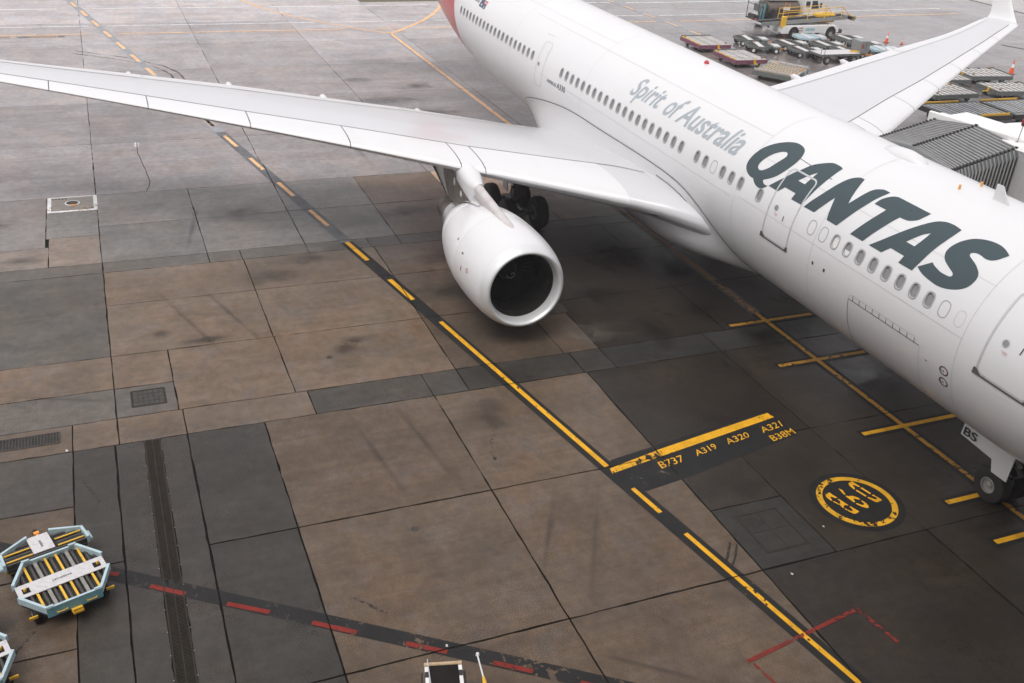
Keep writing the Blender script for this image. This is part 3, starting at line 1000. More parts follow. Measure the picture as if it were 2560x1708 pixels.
def FSz(x, s, o=0.0):
    """as FS, but at constant height (window line along the tail taper)"""
    h = RF * math.sin(s / RF) - interp(OFF, x)
    return FP(x, math.asin(max(-1, min(1, h / frad(x)))), o)

# -- fuselage skin with real window openings
WX0, PITCH_W = 44.123, .5334
PLUG = {48, 58, 59, 68}
SHADE = {60, 62}
KS = list(range(20)) + list(range(25, 45)) + [46, 47, 48, 49, 50, 51, 53] + list(range(58, 69))
HOLES = [k for k in KS if k not in PLUG]
SW = .81
WHW, WHH = .118, .182                   # half width and height of an opening
S0, S1 = SW - .3, SW + .3
NB = 8
cells = sorted([WX0 - PITCH_W * (k + .5) for k in range(-1, 71)])
def stadium(n, hw, hh):
    r = hw
    pts = []
    for i in range(n):
        t = 2 * math.pi * (i + .5) / n
        c_, s_ = math.cos(t), math.sin(t)
        k = 2.9
        den = (abs(c_ / hw) ** k + abs(s_ / hh) ** k) ** (1 / k)
        pts.append((c_ / den, s_ / den))
    return pts
mb = MB()
fn_norm = []
def nrm(x, phi):
    e = .02
    dr = (frad(x + e) - frad(x - e)) / (2 * e)
    dz = (interp(OFF, x + e) - interp(OFF, x - e)) / (2 * e) + ZSL
    # surface: y = r cos, z = c + r sin
    n = Vector((-(dr + dz * math.sin(phi)), math.cos(phi), math.sin(phi)))
    return n.normalized()
stat = [0, .03, .07, .12, .2, .3, .4, .55, .75, 1, 1.3, 1.6, 2, 2.5, 3, 3.5, 4, 4.5, 5, 5.5, 6]
stat = [s for s in stat if s < cells[0] - .1] + cells + [c for c in [45.2, 46, 47, 48, 49, 50, 51, 52, 53, 54, 55, 56, 56.8, 57.6, 58.0, 58.3] if c > cells[-1] + .2]
def zphi(x, s):
    h = RF * math.sin(s / RF) - interp(OFF, x)
    return math.asin(max(-1, min(1, h / frad(x))))
verts, faces, vn = [], [], []
def av(x, phi):
    verts.append(FP(x, phi))
    vn.append(nrm(x, phi))
    return len(verts) - 1
# main grid: from the upper edge of the window band over the top and round to the lower edge
NG = 84
rings = []
for x_ in stat:
    pa, pb = zphi(x_, S1), zphi(x_, S0) + 2 * math.pi
    rings.append([av(x_, pa + (pb - pa) * i / NG) for i in range(NG + 1)])
for i in range(len(stat) - 1):
    for k in range(NG):
        faces.append((rings[i][k], rings[i][k + 1], rings[i + 1][k + 1], rings[i + 1][k]))
# window band
lefts = []
for x_ in stat:
    pa, pb = zphi(x_, S0), zphi(x_, S1)
    lefts.append([av(x_, pa + (pb - pa) * i / NB) for i in range(NB + 1)])
hole_x = {}
for k in HOLES:
    hole_x[round(WX0 - PITCH_W * k, 3)] = k
for i in range(len(stat) - 1):
    xm = round((stat[i] + stat[i + 1]) / 2, 3)
    hk = None
    for hx in hole_x:
        if abs(hx - xm) < .02:
            hk = hx
    if hk is None:
        for k in range(NB):
            faces.append((lefts[i][k], lefts[i][k + 1], lefts[i + 1][k + 1], lefts[i + 1][k]))
        continue
    # perimeter of the cell, counter-clockwise in (x, s), matched by angle to the opening
    per = [(lefts[i + 1][k], (stat[i + 1] - hk, S0 + (S1 - S0) * k / NB - SW)) for k in range(NB)]
    per += [(lefts[i + 1][NB], (stat[i + 1] - hk, S1 - SW))]
    per += [(lefts[i][k], (stat[i] - hk, S0 + (S1 - S0) * k / NB - SW)) for k in range(NB, 0, -1)]
    per += [(lefts[i][0], (stat[i] - hk, S0 - SW))]
    per.sort(key=lambda q: math.atan2(q[1][1], q[1][0]))
    NST = 28
    st_ = sorted(stadium(NST, WHW, WHH), key=lambda q: math.atan2(q[1], q[0]))
    sv = [av(hk + a, zphi(hk + a, SW + b)) for a, b in st_]
    sa = [math.atan2(b, a) for a, b in st_]
    pa_ = [math.atan2(q[1][1], q[1][0]) for q in per]
    # zip two rings by angle
    a_i, b_i, na, nb_ = 0, 0, len(per), NST
    while a_i < na or b_i < nb_:
        ta = pa_[a_i % na + 1] if a_i + 1 < na else pa_[(a_i + 1) % na] + 2 * math.pi
        tb = sa[b_i + 1] if b_i + 1 < nb_ else sa[(b_i + 1) % nb_] + 2 * math.pi
        if b_i >= nb_ or (a_i < na and ta <= tb):
            faces.append((per[a_i % na][0], per[(a_i + 1) % na][0], sv[b_i % nb_]))
            a_i += 1
        else:
            faces.append((per[a_i % na][0], sv[(b_i + 1) % nb_], sv[b_i % nb_]))
            b_i += 1
me = bpy.data.meshes.new('fuselage')
me.from_pydata([(a - 28, b, c) for a, b, c in verts], [], faces)
me.update()
me.polygons.foreach_set('use_smooth', [True] * len(me.polygons))
# faces point outward
flip = [pl.index for pl in me.polygons if Vector(pl.normal).dot(vn[pl.vertices[0]]) < 0]
if flip:
    bm = bmesh.new()
    bm.from_mesh(me)
    bm.faces.ensure_lookup_table()
    bmesh.ops.reverse_faces(bm, faces=[bm.faces[i] for i in flip])
    bm.to_mesh(me)
    bm.free()
me.normals_split_custom_set_from_vertices([tuple(n) for n in vn])
fuselage = put('fuselage', me, M_SKIN, jet)

# -- windows: reveal, pane, metal ring
ring_o, ring_i = stadium(28, WHW + .047, WHH + .047), stadium(28, WHW - .004, WHH - .004)
def win_parts(k):
    x_ = WX0 - PITCH_W * k
    def P(q, o):
        return FSz(x_ + q[0], SW + q[1], o)
    n = 28
    if k in PLUG:
        a, b = stadium(n, .137, .2), stadium(n, .162, .225)
        put('window_plug_ring', MB().grid([[P(q, .004) for q in a], [P(q, .006) for q in b]], True), M_RING, fuselage, smooth=True)
        return
    put('window_ring', MB().grid([[P(q, -.004) for q in ring_i], [P(q, .006) for q in stadium(n, WHW + .012, WHH + .012)], [P(q, .006) for q in stadium(n, WHW + .03, WHH + .03)], [P(q, .001) for q in ring_o]], True), M_RING, fuselage, smooth=True)
    put('window_reveal', MB().grid([[P(q, .001) for q in stadium(n, WHW, WHH)], [P(q, -.045) for q in stadium(n, WHW - .012, WHH - .012)]], True), M_REVEAL, fuselage, smooth=True)
    pts = [P(q, -.04) for q in stadium(n, WHW, WHH)]
    if k == 61:
        lo = [P((q[0], min(q[1], -.03)), -.036) for q in stadium(n, WHW, WHH)]
        put('window_shade', MB().add(lo, [tuple(range(n))]), M_SHADE, fuselage)
    put('window_pane', MB().add(pts, [tuple(range(n))]), M_SHADE if k == 60 else M_PANE, fuselage)
for k in KS:
    win_parts(k)
a, b = stadium(28, .13, .2), stadium(28, .14, .21)
put('window_plug_ring', MB().grid([[FSz(WX0 - PITCH_W * 69 + q[0], SW + q[1], .004) for q in l] for l in (a, b)], True), M_SEAM_L, fuselage)

# -- lettering laid on the skin
LETTERS = {
 'Q': [[(16.28,2.69),(16.05,2.78),(15.84,2.80),(15.63,2.77),(15.47,2.70),(15.36,2.58),(15.29,2.39),(15.30,2.15),(15.40,1.87),(15.56,1.61),(15.76,1.43),(16.02,1.27),(15.99,1.23),(15.93,1.19),(15.83,1.17),(15.70,1.19),(15.78,1.10),(15.93,1.01),(16.07,0.99),(16.24,1.02),(16.38,1.09),(16.47,1.16),(16.65,1.16),(16.85,1.22),(17.00,1.32),(17.08,1.44),(17.10,1.63),(17.05,1.86),(16.92,2.14),(16.71,2.38),(16.49,2.56)],[(16.07,2.33),(15.94,2.36),(15.86,2.31),(15.82,2.23),(15.87,2.09),(15.98,1.88),(16.09,1.69),(16.21,1.57),(16.31,1.50),(16.42,1.47),(16.53,1.51),(16.57,1.57),(16.58,1.70),(16.50,1.89),(16.37,2.09),(16.23,2.23)],],
 'A': [[(15.67,1.20),(15.42,1.47),(15.21,1.72),(15.01,1.98),(14.90,2.10),(14.73,2.35),(14.54,2.52),(14.31,2.68),(14.13,2.76),(13.95,2.77),(13.80,2.76),(13.69,2.73),(13.72,2.52),(13.76,2.27),(13.81,2.01),(13.87,1.73),(13.92,1.50),(13.99,1.21),(14.50,1.20),(14.47,1.41),(14.99,1.41),(15.18,1.20)],[(14.27,2.26),(14.42,2.11),(14.70,1.77),(14.37,1.77),(14.30,2.08)],],
 'N': [[(13.88,1.20),(13.74,1.45),(13.59,1.70),(13.46,1.95),(13.35,2.20),(13.27,2.37),(13.17,2.54),(13.03,2.68),(12.91,2.74),(12.83,2.75),(12.74,2.75),(12.67,2.49),(12.61,2.27),(12.55,2.06),(12.49,1.90),(12.39,2.12),(12.31,2.33),(12.23,2.51),(12.14,2.63),(12.01,2.71),(11.89,2.75),(11.67,2.75),(11.74,2.59),(11.84,2.38),(11.94,2.11),(12.07,1.82),(12.20,1.53),(12.37,1.21),(12.81,1.21),(12.89,1.43),(12.96,1.64),(13.04,1.86),(13.15,1.65),(13.26,1.44),(13.40,1.21)],],
 'T': [[(11.75,2.25),(11.71,2.42),(11.63,2.55),(11.51,2.67),(11.39,2.73),(11.27,2.75),(10.80,2.75),(10.44,2.75),(10.09,2.75),(10.14,2.59),(10.20,2.45),(10.29,2.36),(10.41,2.29),(10.55,2.26),(10.73,2.25),(10.84,2.02),(10.96,1.76),(11.10,1.49),(11.24,1.21),(11.77,1.21),(11.63,1.48),(11.49,1.76),(11.36,2.04),(11.28,2.25)],],
 'A2': [[(10.98,1.21),(10.72,1.48),(10.54,1.69),(10.40,1.86),(10.22,2.09),(10.07,2.28),(9.97,2.40),(9.86,2.53),(9.70,2.67),(9.51,2.75),(9.35,2.77),(9.20,2.77),(8.99,2.74),(9.01,2.53),(9.06,2.27),(9.12,2.02),(9.18,1.72),(9.23,1.47),(9.30,1.21),(9.81,1.21),(9.77,1.43),(10.29,1.43),(10.48,1.21)],[(9.58,2.27),(9.66,2.21),(9.77,2.10),(10.00,1.77),(9.69,1.77),(9.62,2.01)],],
 'S': [[(7.40,2.72),(7.60,2.81),(7.80,2.86),(8.02,2.86),(8.25,2.81),(8.47,2.71),(8.62,2.58),(8.74,2.41),(8.81,2.23),(8.82,2.07),(8.76,1.94),(8.67,1.85),(8.53,1.78),(8.35,1.71),(8.24,1.67),(8.19,1.62),(8.20,1.58),(8.25,1.55),(8.36,1.54),(8.54,1.54),(8.69,1.57),(8.81,1.60),(8.91,1.65),(9.22,1.37),(9.06,1.30),(8.86,1.25),(8.62,1.22),(8.40,1.21),(8.18,1.24),(7.96,1.31),(7.79,1.40),(7.65,1.52),(7.58,1.67),(7.57,1.82),(7.63,1.95),(7.73,2.03),(7.89,2.12),(8.05,2.18),(8.16,2.22),(8.21,2.25),(8.23,2.30),(8.18,2.35),(8.09,2.38),(7.96,2.38),(7.84,2.36),(7.75,2.36),(7.64,2.39),(7.54,2.47),(7.47,2.58)],],
}
def on_skin(bm, fx, o=.006):
    for v in bm.verts:
        x_, s_ = fx(v.co.x, v.co.y)
        v.co = FS(x_, s_, o)
def catmull(lp, keep=35, sub=3):
    """rounds gentle bends, keeps corners"""
    n = len(lp)
    out = []
    def ang(i):
        a, b, c = Vector(lp[i - 1]), Vector(lp[i]), Vector(lp[(i + 1) % n])
        u, w = b - a, c - b
        return math.degrees(u.angle(w)) if u.length and w.length else 0
    corner = [ang(i) > keep for i in range(n)]
    for i in range(n):
        p1, p2 = Vector(lp[i]), Vector(lp[(i + 1) % n])
        p0 = p1 * 2 - p2 if corner[i] else Vector(lp[i - 1])
        p3 = p2 * 2 - p1 if corner[(i + 1) % n] else Vector(lp[(i + 2) % n])
        for k in range(sub):
            t = k / sub
            q = .5 * ((2 * p1) + (p2 - p0) * t + (2 * p0 - 5 * p1 + 4 * p2 - p3) * t * t + (3 * p1 - p0 - 3 * p2 + p3) * t**3)
            out.append((q.x, q.y))
    return out
for ch, loops in LETTERS.items():
    bm = poly_bm([catmull(l) for l in loops])
    slice_bm(bm, 1, .1)
    on_skin(bm, lambda a, b: (a, b))
    bm_obj('lettering', bm, M_TEAL, fuselage)
def skin_text(body, xl, xr, s0, s1, shear, mat, off=0.0, o=.006):
    """text reading towards the nose (decreasing x)"""
    bm, (a0, a1, b0, b1) = text_bm(body, off)
    slice_bm(bm, 1, .12)
    def fx(a, b):
        t = (b - b0) / (b1 - b0)
        return xl + (xr - xl) * (a - a0) / (a1 - a0) - shear * (s1 - s0) * t, s0 + (s1 - s0) * t
    on_skin(bm, fx, o)
    return bm_obj('lettering', bm, mat, fuselage)
skin_text('Spirit', 25.34, 23.22, 1.22, 2.32, .36, M_LGREY, .018)
skin_text('of', 22.72, 21.95, 1.44, 2.35, .36, M_LGREY, .018)
skin_text('Australia', 21.72, 17.84, 1.44, 2.33, .36, M_LGREY, .018)
skin_text('AIRBUS', 32.0, 31.03, .125, .265, 0, M_TEAL, .012)
skin_text('A330', 30.93, 30.08, .11, .36, 0, M_TEAL, .015)
skin_text('VH-EBS', 43.5, 42.1, 1.52, 1.82, 0, M_TEAL, .01)
# flag beside the registration
def skin_quad(name, x0, x1, s0, s1, mat, o=.006, n=4):
    rows = [[FS(x0, s0 + (s1 - s0) * i / n, o), FS(x1, s0 + (s1 - s0) * i / n, o)] for i in range(n + 1)]
    return put(name, MB().grid(rows), mat, fuselage)
skin_quad('flag', 41.95, 41.08, 1.4, 1.84, simple('flag_navy', (.05, .08, .14), .4))
skin_quad('flag_canton', 41.5, 41.09, 1.64, 1.835, simple('flag_red', (.5, .12, .12), .4), .008)
skin_quad('flag_cross', 41.5, 41.09, 1.72, 1.75, M_WMARK, .0095)
skin_quad('flag_star', 41.72, 41.62, 1.5, 1.58, M_WMARK, .008)
skin_quad('flag_star', 41.3, 41.22, 1.47, 1.53, M_WMARK, .008)

def skin_ribbon(name, pts, w, mat, o=.005, parent=None, closed=False, step=.18):
    """ribbon along (x, s) points"""
    P = []
    seq = list(pts) + ([pts[0]] if closed else [])
    for (a, b) in zip(seq[:-1], seq[1:]):
        L = math.hypot(b[0] - a[0], b[1] - a[1])
        n = max(1, int(L / step))
        P += [(a[0] + (b[0] - a[0]) * i / n, a[1] + (b[1] - a[1]) * i / n) for i in range(n)]
    if not closed:
        P.append(seq[-1])
    n = len(P)
    rows = []
    for i in range(n):
        a = Vector(P[i - 1]) if (i or closed) else Vector(P[0])
        c = Vector(P[(i + 1) % n]) if (i < n - 1 or closed) else Vector(P[-1])
        d = (c - a).normalized()
        nn = Vector((-d.y, d.x)) * w / 2
        rows.append([FS(P[i][0] - nn.x, P[i][1] - nn.y, o), FS(P[i][0] + nn.x, P[i][1] + nn.y, o)])
    if closed:
        rows.append(rows[0])
    return put(name, MB().grid(rows), mat, parent or fuselage)
def rrect(x0, x1, s0, s1, r, n=5):
    c = [(x1 - r, s1 - r, 0), (x0 + r, s1 - r, 90), (x0 + r, s0 + r, 180), (x1 - r, s0 + r, 270)]
    return [(cx_ + r * math.cos(R(a + 90 * i / n)), cy_ + r * math.sin(R(a + 90 * i / n))) for cx_, cy_, a in c for i in range(n + 1)]
def door(x0, x1, s0, s1, w, mat, win, hand, sill=True):
    skin_ribbon('door_surround', rrect(x0, x1, s0, s1, .17), w, mat, .009, closed=True)
    ct = [(win[0] + .085 * math.cos(t * math.pi / 8), win[1] + .085 * math.sin(t * math.pi / 8)) for t in range(16)]
    put('door_window', MB().add([FS(a, b, .01) for a, b in ct], [tuple(range(16))]), M_PANE, fuselage)
    skin_ribbon('door_window_ring', ct, .02, M_RING, .012, closed=True)
    if hand:
        skin_ribbon('door_handle', hand, .03, M_BLK, .012)
    if sill:
        skin_ribbon('door_sill', [(x0 - .04, s0 - .045), (x1 + .1, s0 - .045)], .05, M_SILL, .014)
        for xx, dx in ((x1, .1), (x0, -.06)):
            put('sill_corner', MB().add([FS(xx + dx, s0 - .05, .013), FS(xx + dx * .8, s0 + .1, .013), FS(xx, s0 + .1, .013), FS(xx - dx * 1.6, s0 - .02, .013)], [(0, 1, 2, 3)]), M_SILL, fuselage)
door(13.99, 15.24, -.25, 2.03, .055, M_DOORR, (14.9, .76), [(14.45, .49), (14.45, .66)])
door(4.9, 6.36, -.1, 2.14, .06, M_DOORR, (5.93, .9), [(5.5, .85), (5.49, 1.03)])
door(32.58, 33.33, -.3, 1.69, .022, M_SEAM_L, (33.14, .63), None, False)
skin_ribbon('door_drip_line', [(15.48, 2.4), (13.65, 2.28)], .022, M_SEAM)
skin_ribbon('door_drip_line', [(33.7, 2.0), (32.9, 2.02)], .02, M_SEAM_L)
# cargo door outline with hinge pieces
skin_ribbon('cargo_door_seam', [(11.02, -.46), (11.04, -.78), (11.1, -1.4), (11.17, -1.92), (11.3, -2.7), (11.35, -3.3)], .022, M_SEAM)
skin_ribbon('cargo_door_seam', [(11.02, -.44), (8.21, -.41)], .022, M_SEAM)
skin_ribbon('cargo_door_seam', [(11.02, -.44), (10.98, -.33), (10.88, -.28), (8.4, -.25)], .012, M_SEAM_L)
skin_ribbon('cargo_door_seam', [(8.2, -.42), (8.2, -1.0), (8.24, -1.61), (8.3, -2.4)], .014, M_SEAM_L)
for i in range(10):
    xx = 10.84 - i * .271
    skin_ribbon('cargo_hinge', [(xx, -.28), (xx, -.44)], .022, M_SEAM)
# circumferential and lengthwise skin joints
for xx in (7.03, 12.9, 17.0, 28.6, 36.6):
    skin_ribbon('skin_joint', [(xx, -2.4), (xx, 4.2)], .012, M_SEAM_L, .0045)
for a, b, s_ in ((7.0, 16.8, .42), (7.0, 17.0, 1.9), (17, 36, 2.62), (17.2, 33, .28), (28.6, 40, 3.1)):
    skin_ribbon('skin_joint', [(a, s_), (b, s_)], .011, M_SEAM_L, .0045, step=.5)
# static ports with red rings, small vents
for s_ in (-.66, -1.01):
    ct = [(7.29 + .135 * math.cos(t * math.pi / 10), s_ + .115 * math.sin(t * math.pi / 10)) for t in range(20)]
    skin_ribbon('static_port_ring', ct, .034, simple('maroon_ring', (.13, .025, .02), .5), .006, closed=True)
    skin_quad('static_port_plate', 7.36, 7.22, s_ - .055, s_ + .055, M_WMARK, .0055)
    skin_quad('static_port', 7.31, 7.27, s_ - .02, s_ + .02, M_BLK, .008)
    skin_quad('static_port_vane', 7.44, 7.3, s_ - .006, s_ + .012, M_BLK, .02)
for a in (12.71, 12.18):
    skin_quad('vent_slot', a + .035, a - .035, -.15, -.05, M_BLK)
skin_quad('service_placard', 7.95, 7.88, -.72, -.69, M_BLK)
for (x_, s_) in ((14.83, .6), (5.85, .7)):
    for i in range(3):
        skin_quad('red_placard', x_ + .1 - .03 * i, x_ - .08, s_ - .03 * i, s_ + .012 - .03 * i, simple('faded_red_print', (.6, .36, .34), .5), .007)
# lights, aerials on the crown
put('anti_collision_beacon', MB().lathe([(0, .1), (.06, .095), (.11, .06), (.13, 0)], (23.9, 0, fcz(23.9) + 2.81), 'z', 16), M_BEACON, jet, smooth=True)
bl = [(0, .04, .02), (.15, .2, .14), (.4, .3, .23), (.8, .34, .27), (1.2, .31, .24), (1.6, .19, .15), (1.75, .04, .02)]
rows = []
for (dx, hw, hh) in bl:
    rows.append([(12.2 + dx, -.05 + hw * math.cos(t * math.pi / 12), fcz(12.2) + 2.76 + hh * math.sin(t * math.pi / 12) + (0 if 0 < t < 12 else -.06)) for t in range(13)])
put('antenna_radome', MB().grid(rows), M_WHITE, jet, smooth=True)
for x_, s_ in ((10.48, 4.02), (10.52, 4.84)):
    q = FS(x_, s_, 0)
    put('amber_antenna', MB().box((q[0], q[1], q[2] + .06), (.06, .05, .13), bev=.01), M_AMBER, jet)
put('blade_antenna', MB().add([(9.6, .12, fcz(9) + 2.8), (9.05, .12, fcz(9) + 2.8), (9.6, .1, fcz(9) + 3.24), (9.4, .1, fcz(9) + 3.24), (9.6, .06, fcz(9) + 2.8), (9.05, .06, fcz(9) + 2.8), (9.6, .08, fcz(9) + 3.24), (9.4, .08, fcz(9) + 3.24)],
    [(0, 1, 3, 2), (5, 4, 6, 7), (1, 5, 7, 3), (4, 0, 2, 6), (2, 3, 7, 6)]), M_WHITE, jet)

# -- belly fairing
EDGE = smooth_tab([(15.6, -3.3), (16.63, -2.72), (17.21, -2.24), (17.69, -1.7), (18.26, -1.22), (19.1, -.76), (19.94, -.49), (20.9, -.36), (23.2, -.33), (26.56, -.4), (29.5, -.46), (32.05, -.78), (34.59, -1.35), (35.42, -1.75), (36.2, -2.6), (36.8, -3.6)])
BULG = smooth_tab([(15.6, 0), (17, .12), (18.5, .42), (20, .78), (22, 1), (31, 1), (33.5, .75), (35.2, .35), (36.8, 0)])
def fair_pt(x, s, o=0.0):
    """boxy belly: blends the round barrel into a wide flat-bottomed section below the edge"""
    e = interp(EDGE, x)
    t = min(1, max(0, (e - s) / 1.7))
    t = t * t * (3 - 2 * t)
    phi = s / RF
    c_, s_ = abs(math.cos(phi)), abs(math.sin(phi))
    rb = 1 / ((c_ / 3.02) ** 4 + (s_ / 3.42) ** 4) ** .25
    r = RF + .012 + o + (rb - RF) * t * interp(BULG, x)
    return (x, r * math.cos(phi), fcz(x) + r * math.sin(phi))
for sgn in (1, -1):
    rows = []
    for i in range(64):
        x_ = 15.6 + (36.8 - 15.6) * i / 63
        e = max(-RF * math.pi / 2, interp(EDGE, x_))
        rows.append([(q[0], q[1] * sgn, q[2]) for q in [fair_pt(x_, e + (-RF * math.pi / 2 - e) * k / 20) for k in range(21)]])
    put('belly_fairing', MB().grid(rows), M_WHITE, jet, smooth=True)
    pts = [fair_pt(x_, interp(EDGE, x_), .006) for x_ in [16.4 + .35 * i for i in range(55)]]
    mb = MB()
    mb.grid([[(q[0], q[1] * sgn, q[2] + .014), (q[0], q[1] * sgn + .002 * sgn, q[2] - .014)] for q in pts])
    put('fairing_gap', mb, M_SEAM, jet)

for sgn in (1, -1):
    pts = [fair_pt(a, b, .012) for a, b in ((21.9, -.66), (21.5, -.67), (21.1, -.68), (20.7, -.72), (20.2, -.79), (19.9, -.87), (19.6, -.97), (19.2, -1.17), (18.8, -1.43))]
    put('fillet_edge', MB().grid([[(q[0], q[1] * sgn, q[2] + .016), (q[0], q[1] * sgn, q[2] - .016)] for q in pts]), M_SEAM, jet)

# -- wings
QW = (19.7528, .625737, 3.50708, .1231507, -.00122698)
def le(y):
    a = y - 2.82
    x_ = QW[0] + QW[1] * a
    if y < 4.2:
        k = (4.2 - y) / 2.0
        x_ -= 1.45 * k * k
    return x_, QW[2] + QW[3] * a + QW[4] * a * a
TE = smooth_tab([(1.8, 33.2), (2.82, 33.2), (6, 33.12), (9.4, 33.0), (12, 33.45), (16, 34.4), (20, 35.55), (25, 37.1), (30.6, 39.75)])
def te(y):
    return interp(TE, y), le(y)[1] + interp([(1.8, -.82), (4, -.73), (9.4, -.22), (16, -.04), (31, -.01)], y)
def tc(y):
    return interp([(1.8, .145), (4, .138), (9.4, .115), (15, .105), (29.3, .095)], y)
UP = [(0, 0), (.004, .14), (.012, .24), (.03, .36), (.06, .48), (.1, .585), (.16, .68), (.24, .755), (.34, .79), (.45, .77), (.56, .69), (.67, .56), (.78, .395), (.88, .22), (.95, .09), (1, .012)]
LO = [(0, 0), (.004, -.11), (.012, -.19), (.03, -.29), (.06, -.385), (.1, -.46), (.16, -.52), (.24, -.55), (.34, -.545), (.45, -.5), (.56, -.42), (.67, -.3), (.78, -.18), (.88, -.085), (.95, -.03), (1, -.004)]
USM, LSM = smooth_tab(UP, .01), smooth_tab(LO, .01)
def wpt(y, c, up=True, o=0.0, sgn=1):
    """point on the wing skin at span y and chord fraction c"""
    x0, z0 = le(y)
    x1, z1 = te(y)
    ch = x1 - x0
    h = interp(USM if up else LSM, max(0, min(1, c))) * tc(y) * ch * .56
    return (x0 + ch * c, sgn * y, z0 + (z1 - z0) * c + h + (o if up else -o))
YS = [1.9, 2.3, 2.7, 3.1, 3.5, 4.2, 5, 6.2, 7.5, 8.7, 9.4, 10.2, 11.5, 13, 14.5, 16.4, 18, 19.7, 21.4, 23.1, 24.8, 26.5, 28, 29.2, 30.0, 30.6]
CU = [0, .002, .006, .012, .02, .03, .045, .06, .08, .1, .13, .16, .2, .25, .3, .36, .42, .5, .58, .66, .74, .82, .89, .95, .98, 1]
def slat_c(y):
    """chord fraction of the slat trailing line"""
    d = interp([(1.9, 3.3), (3, 3.2), (5.3, 2.62), (8.2, 2.07), (9.05, 1.91), (12.5, 1.62), (16, 1.2), (19.4, .95), (24.7, .66), (29.3, .52)], y)
    return d / (te(y)[0] - le(y)[0])
def flap_c(y):
    d = interp([(1.9, .9), (4.2, .9), (11.9, 1.15), (19, 1.05), (24.85, .6), (29.3, .45)], y)
    return 1 - d / (te(y)[0] - le(y)[0])
def wing(sgn):
    rows = []
    for y in YS:
        rows.append([wpt(y, c, False, 0, sgn) for c in reversed(CU)] + [wpt(y, c, True, 0, sgn) for c in CU[1:]])
    w = put('wing', MB().grid(rows), M_WGREY, jet, smooth=True, angle=50)
    # tip cap
    put('wing_tip_cap', MB().add(rows[-1], [tuple(range(len(rows[-1])))]), M_WHITE, w)
    # slats: white leading-edge shells, each its own part
    cuts = [4.4, 8.86, 9.62, 13.14, 16.37, 19.74, 23.08, 26.4, 30.45]
    for a, b in zip(cuts[:-1], cuts[1:]):
        rr = []
        n = max(2, int((b - a) / .6))
        for i in range(n + 1):
            y = a + .018 + (b - a - .036) * i / n
            sc_ = slat_c(y) - .014 / (te(y)[0] - le(y)[0])
            lo = [wpt(y, .09 * (1 - t / 9), False, .012, sgn) for t in range(10)]
            hi = [wpt(y, sc_ * (t / 13) ** 1.7, True, .012, sgn) for t in range(1, 14)]
            x0_, z0_ = le(y)
            lo[-1] = (x0_ - .012, sgn * y, z0_)
            last = wpt(y, sc_, True, .001, sgn)
            rr.append(lo + hi + [last])
        put('slat', MB().grid(rr), M_WHITE, w, smooth=True, angle=60)
        pts = [wpt(b, .08 * (1 - t / 8), False, .004, sgn) for t in range(9)] + [wpt(b, slat_c(b) * (t / 12) ** 1.6, True, .004, sgn) for t in range(1, 13)]
        mb = MB().grid([[(q[0], q[1] - .022, q[2]), (q[0], q[1] + .022, q[2])] for q in pts])
        put('slat_gap', mb, M_SEAM, w)
    # dark gap behind the slats, spoiler line, flaps
    for nm, fn, wd, mt, ya in (('slat_line', slat_c, .055, M_SEAM, 2.95), ('spoiler_line', flap_c, .04, M_SEAM_L, 3.0)):
        rr = []
        y = ya
        while y < 30.1:
            ch = te(y)[0] - le(y)[0]
            rr.append([wpt(y, fn(y) - wd / 2 / ch, True, .016, sgn), wpt(y, fn(y) + wd / 2 / ch, True, .016, sgn)])
            y += .4
        put(nm, MB().grid(rr), mt, w)
    for a, b in ((3.2, 9.3), (9.36, 19.6), (19.66, 29.8)):
        rr = []
        n = int((b - a) / .5)
        for i in range(n + 1):
            y = a + (b - a) * i / n
            c0 = flap_c(y) + .01
            rr.append([wpt(y, c0 + (1 - c0) * t / 8, True, .009, sgn) for t in range(9)])
        put('flap', MB().grid(rr), M_WHITE, w, smooth=True)
    # canoe fairings
    for yc, l0, tip, r_ in ((8.4, .62, .7, .28), (12.4, .6, 1.0, .26), (16.2, .56, 1.0, .22), (20.1, .52, .9, .19)):
        x0, z0 = te(yc)
        st = le(yc)[0] + (x0 - le(yc)[0]) * l0
        en = x0 + tip
        mb = MB()
        rr = []
        for i in range(15):
            t = i / 14
            x_ = st + (en - st) * t
            k = min(1, .08 + t * 2.4) * math.sqrt(max(.0, 1 - max(0, (t - .72) / .28) ** 2.6)) + .03
            cz_ = z0 - .36 - .1 * math.sin(math.pi * t) + (.22 * max(0, t - .6) / .4)
            rr.append([(x_, sgn * yc + r_ * .8 * k * math.cos(a * math.pi / 8), cz_ + r_ * 1.0 * k * math.sin(a * math.pi / 8)) for a in range(16)])
        mb.grid(rr, True)
        put('flap_track_fairing', mb, M_WHITE, w, smooth=True)
    # winglet
    rr = []
    x0, z0 = le(30.6)
    x1, _ = te(30.6)
    for t, (dy, dz, xa, xb, th) in enumerate(((0, 0, x0, x1, .11), (.16, .06, x0 + .3, x1 + .02, .09), (.32, .22, x0 + .62, x1 + .06, .075), (.48, .55, x0 + 1.05, x1 + .18, .06), (.68, 1.15, x0 + 1.65, x1 + .48, .045), (.88, 1.8, x0 + 2.2, x1 + .8, .03), (.92, 1.95, x0 + 2.45, x1 + .86, .012))):
        ring = []
        for c, h in ((0, 0), (.05, .7), (.2, 1), (.5, .8), (.8, .35), (1, 0), (.8, -.3), (.5, -.6), (.2, -.8), (.05, -.55)):
            k = min(1, t / 3)
            ring.append((xa + (xb - xa) * c, sgn * (30.6 + dy - h * th * k), z0 + dz + h * th * (1 - k) - (.05 * c)))
        rr.append(ring)
    put('winglet', MB().grid(rr, True), M_WHITE, w, smooth=True, angle=60)
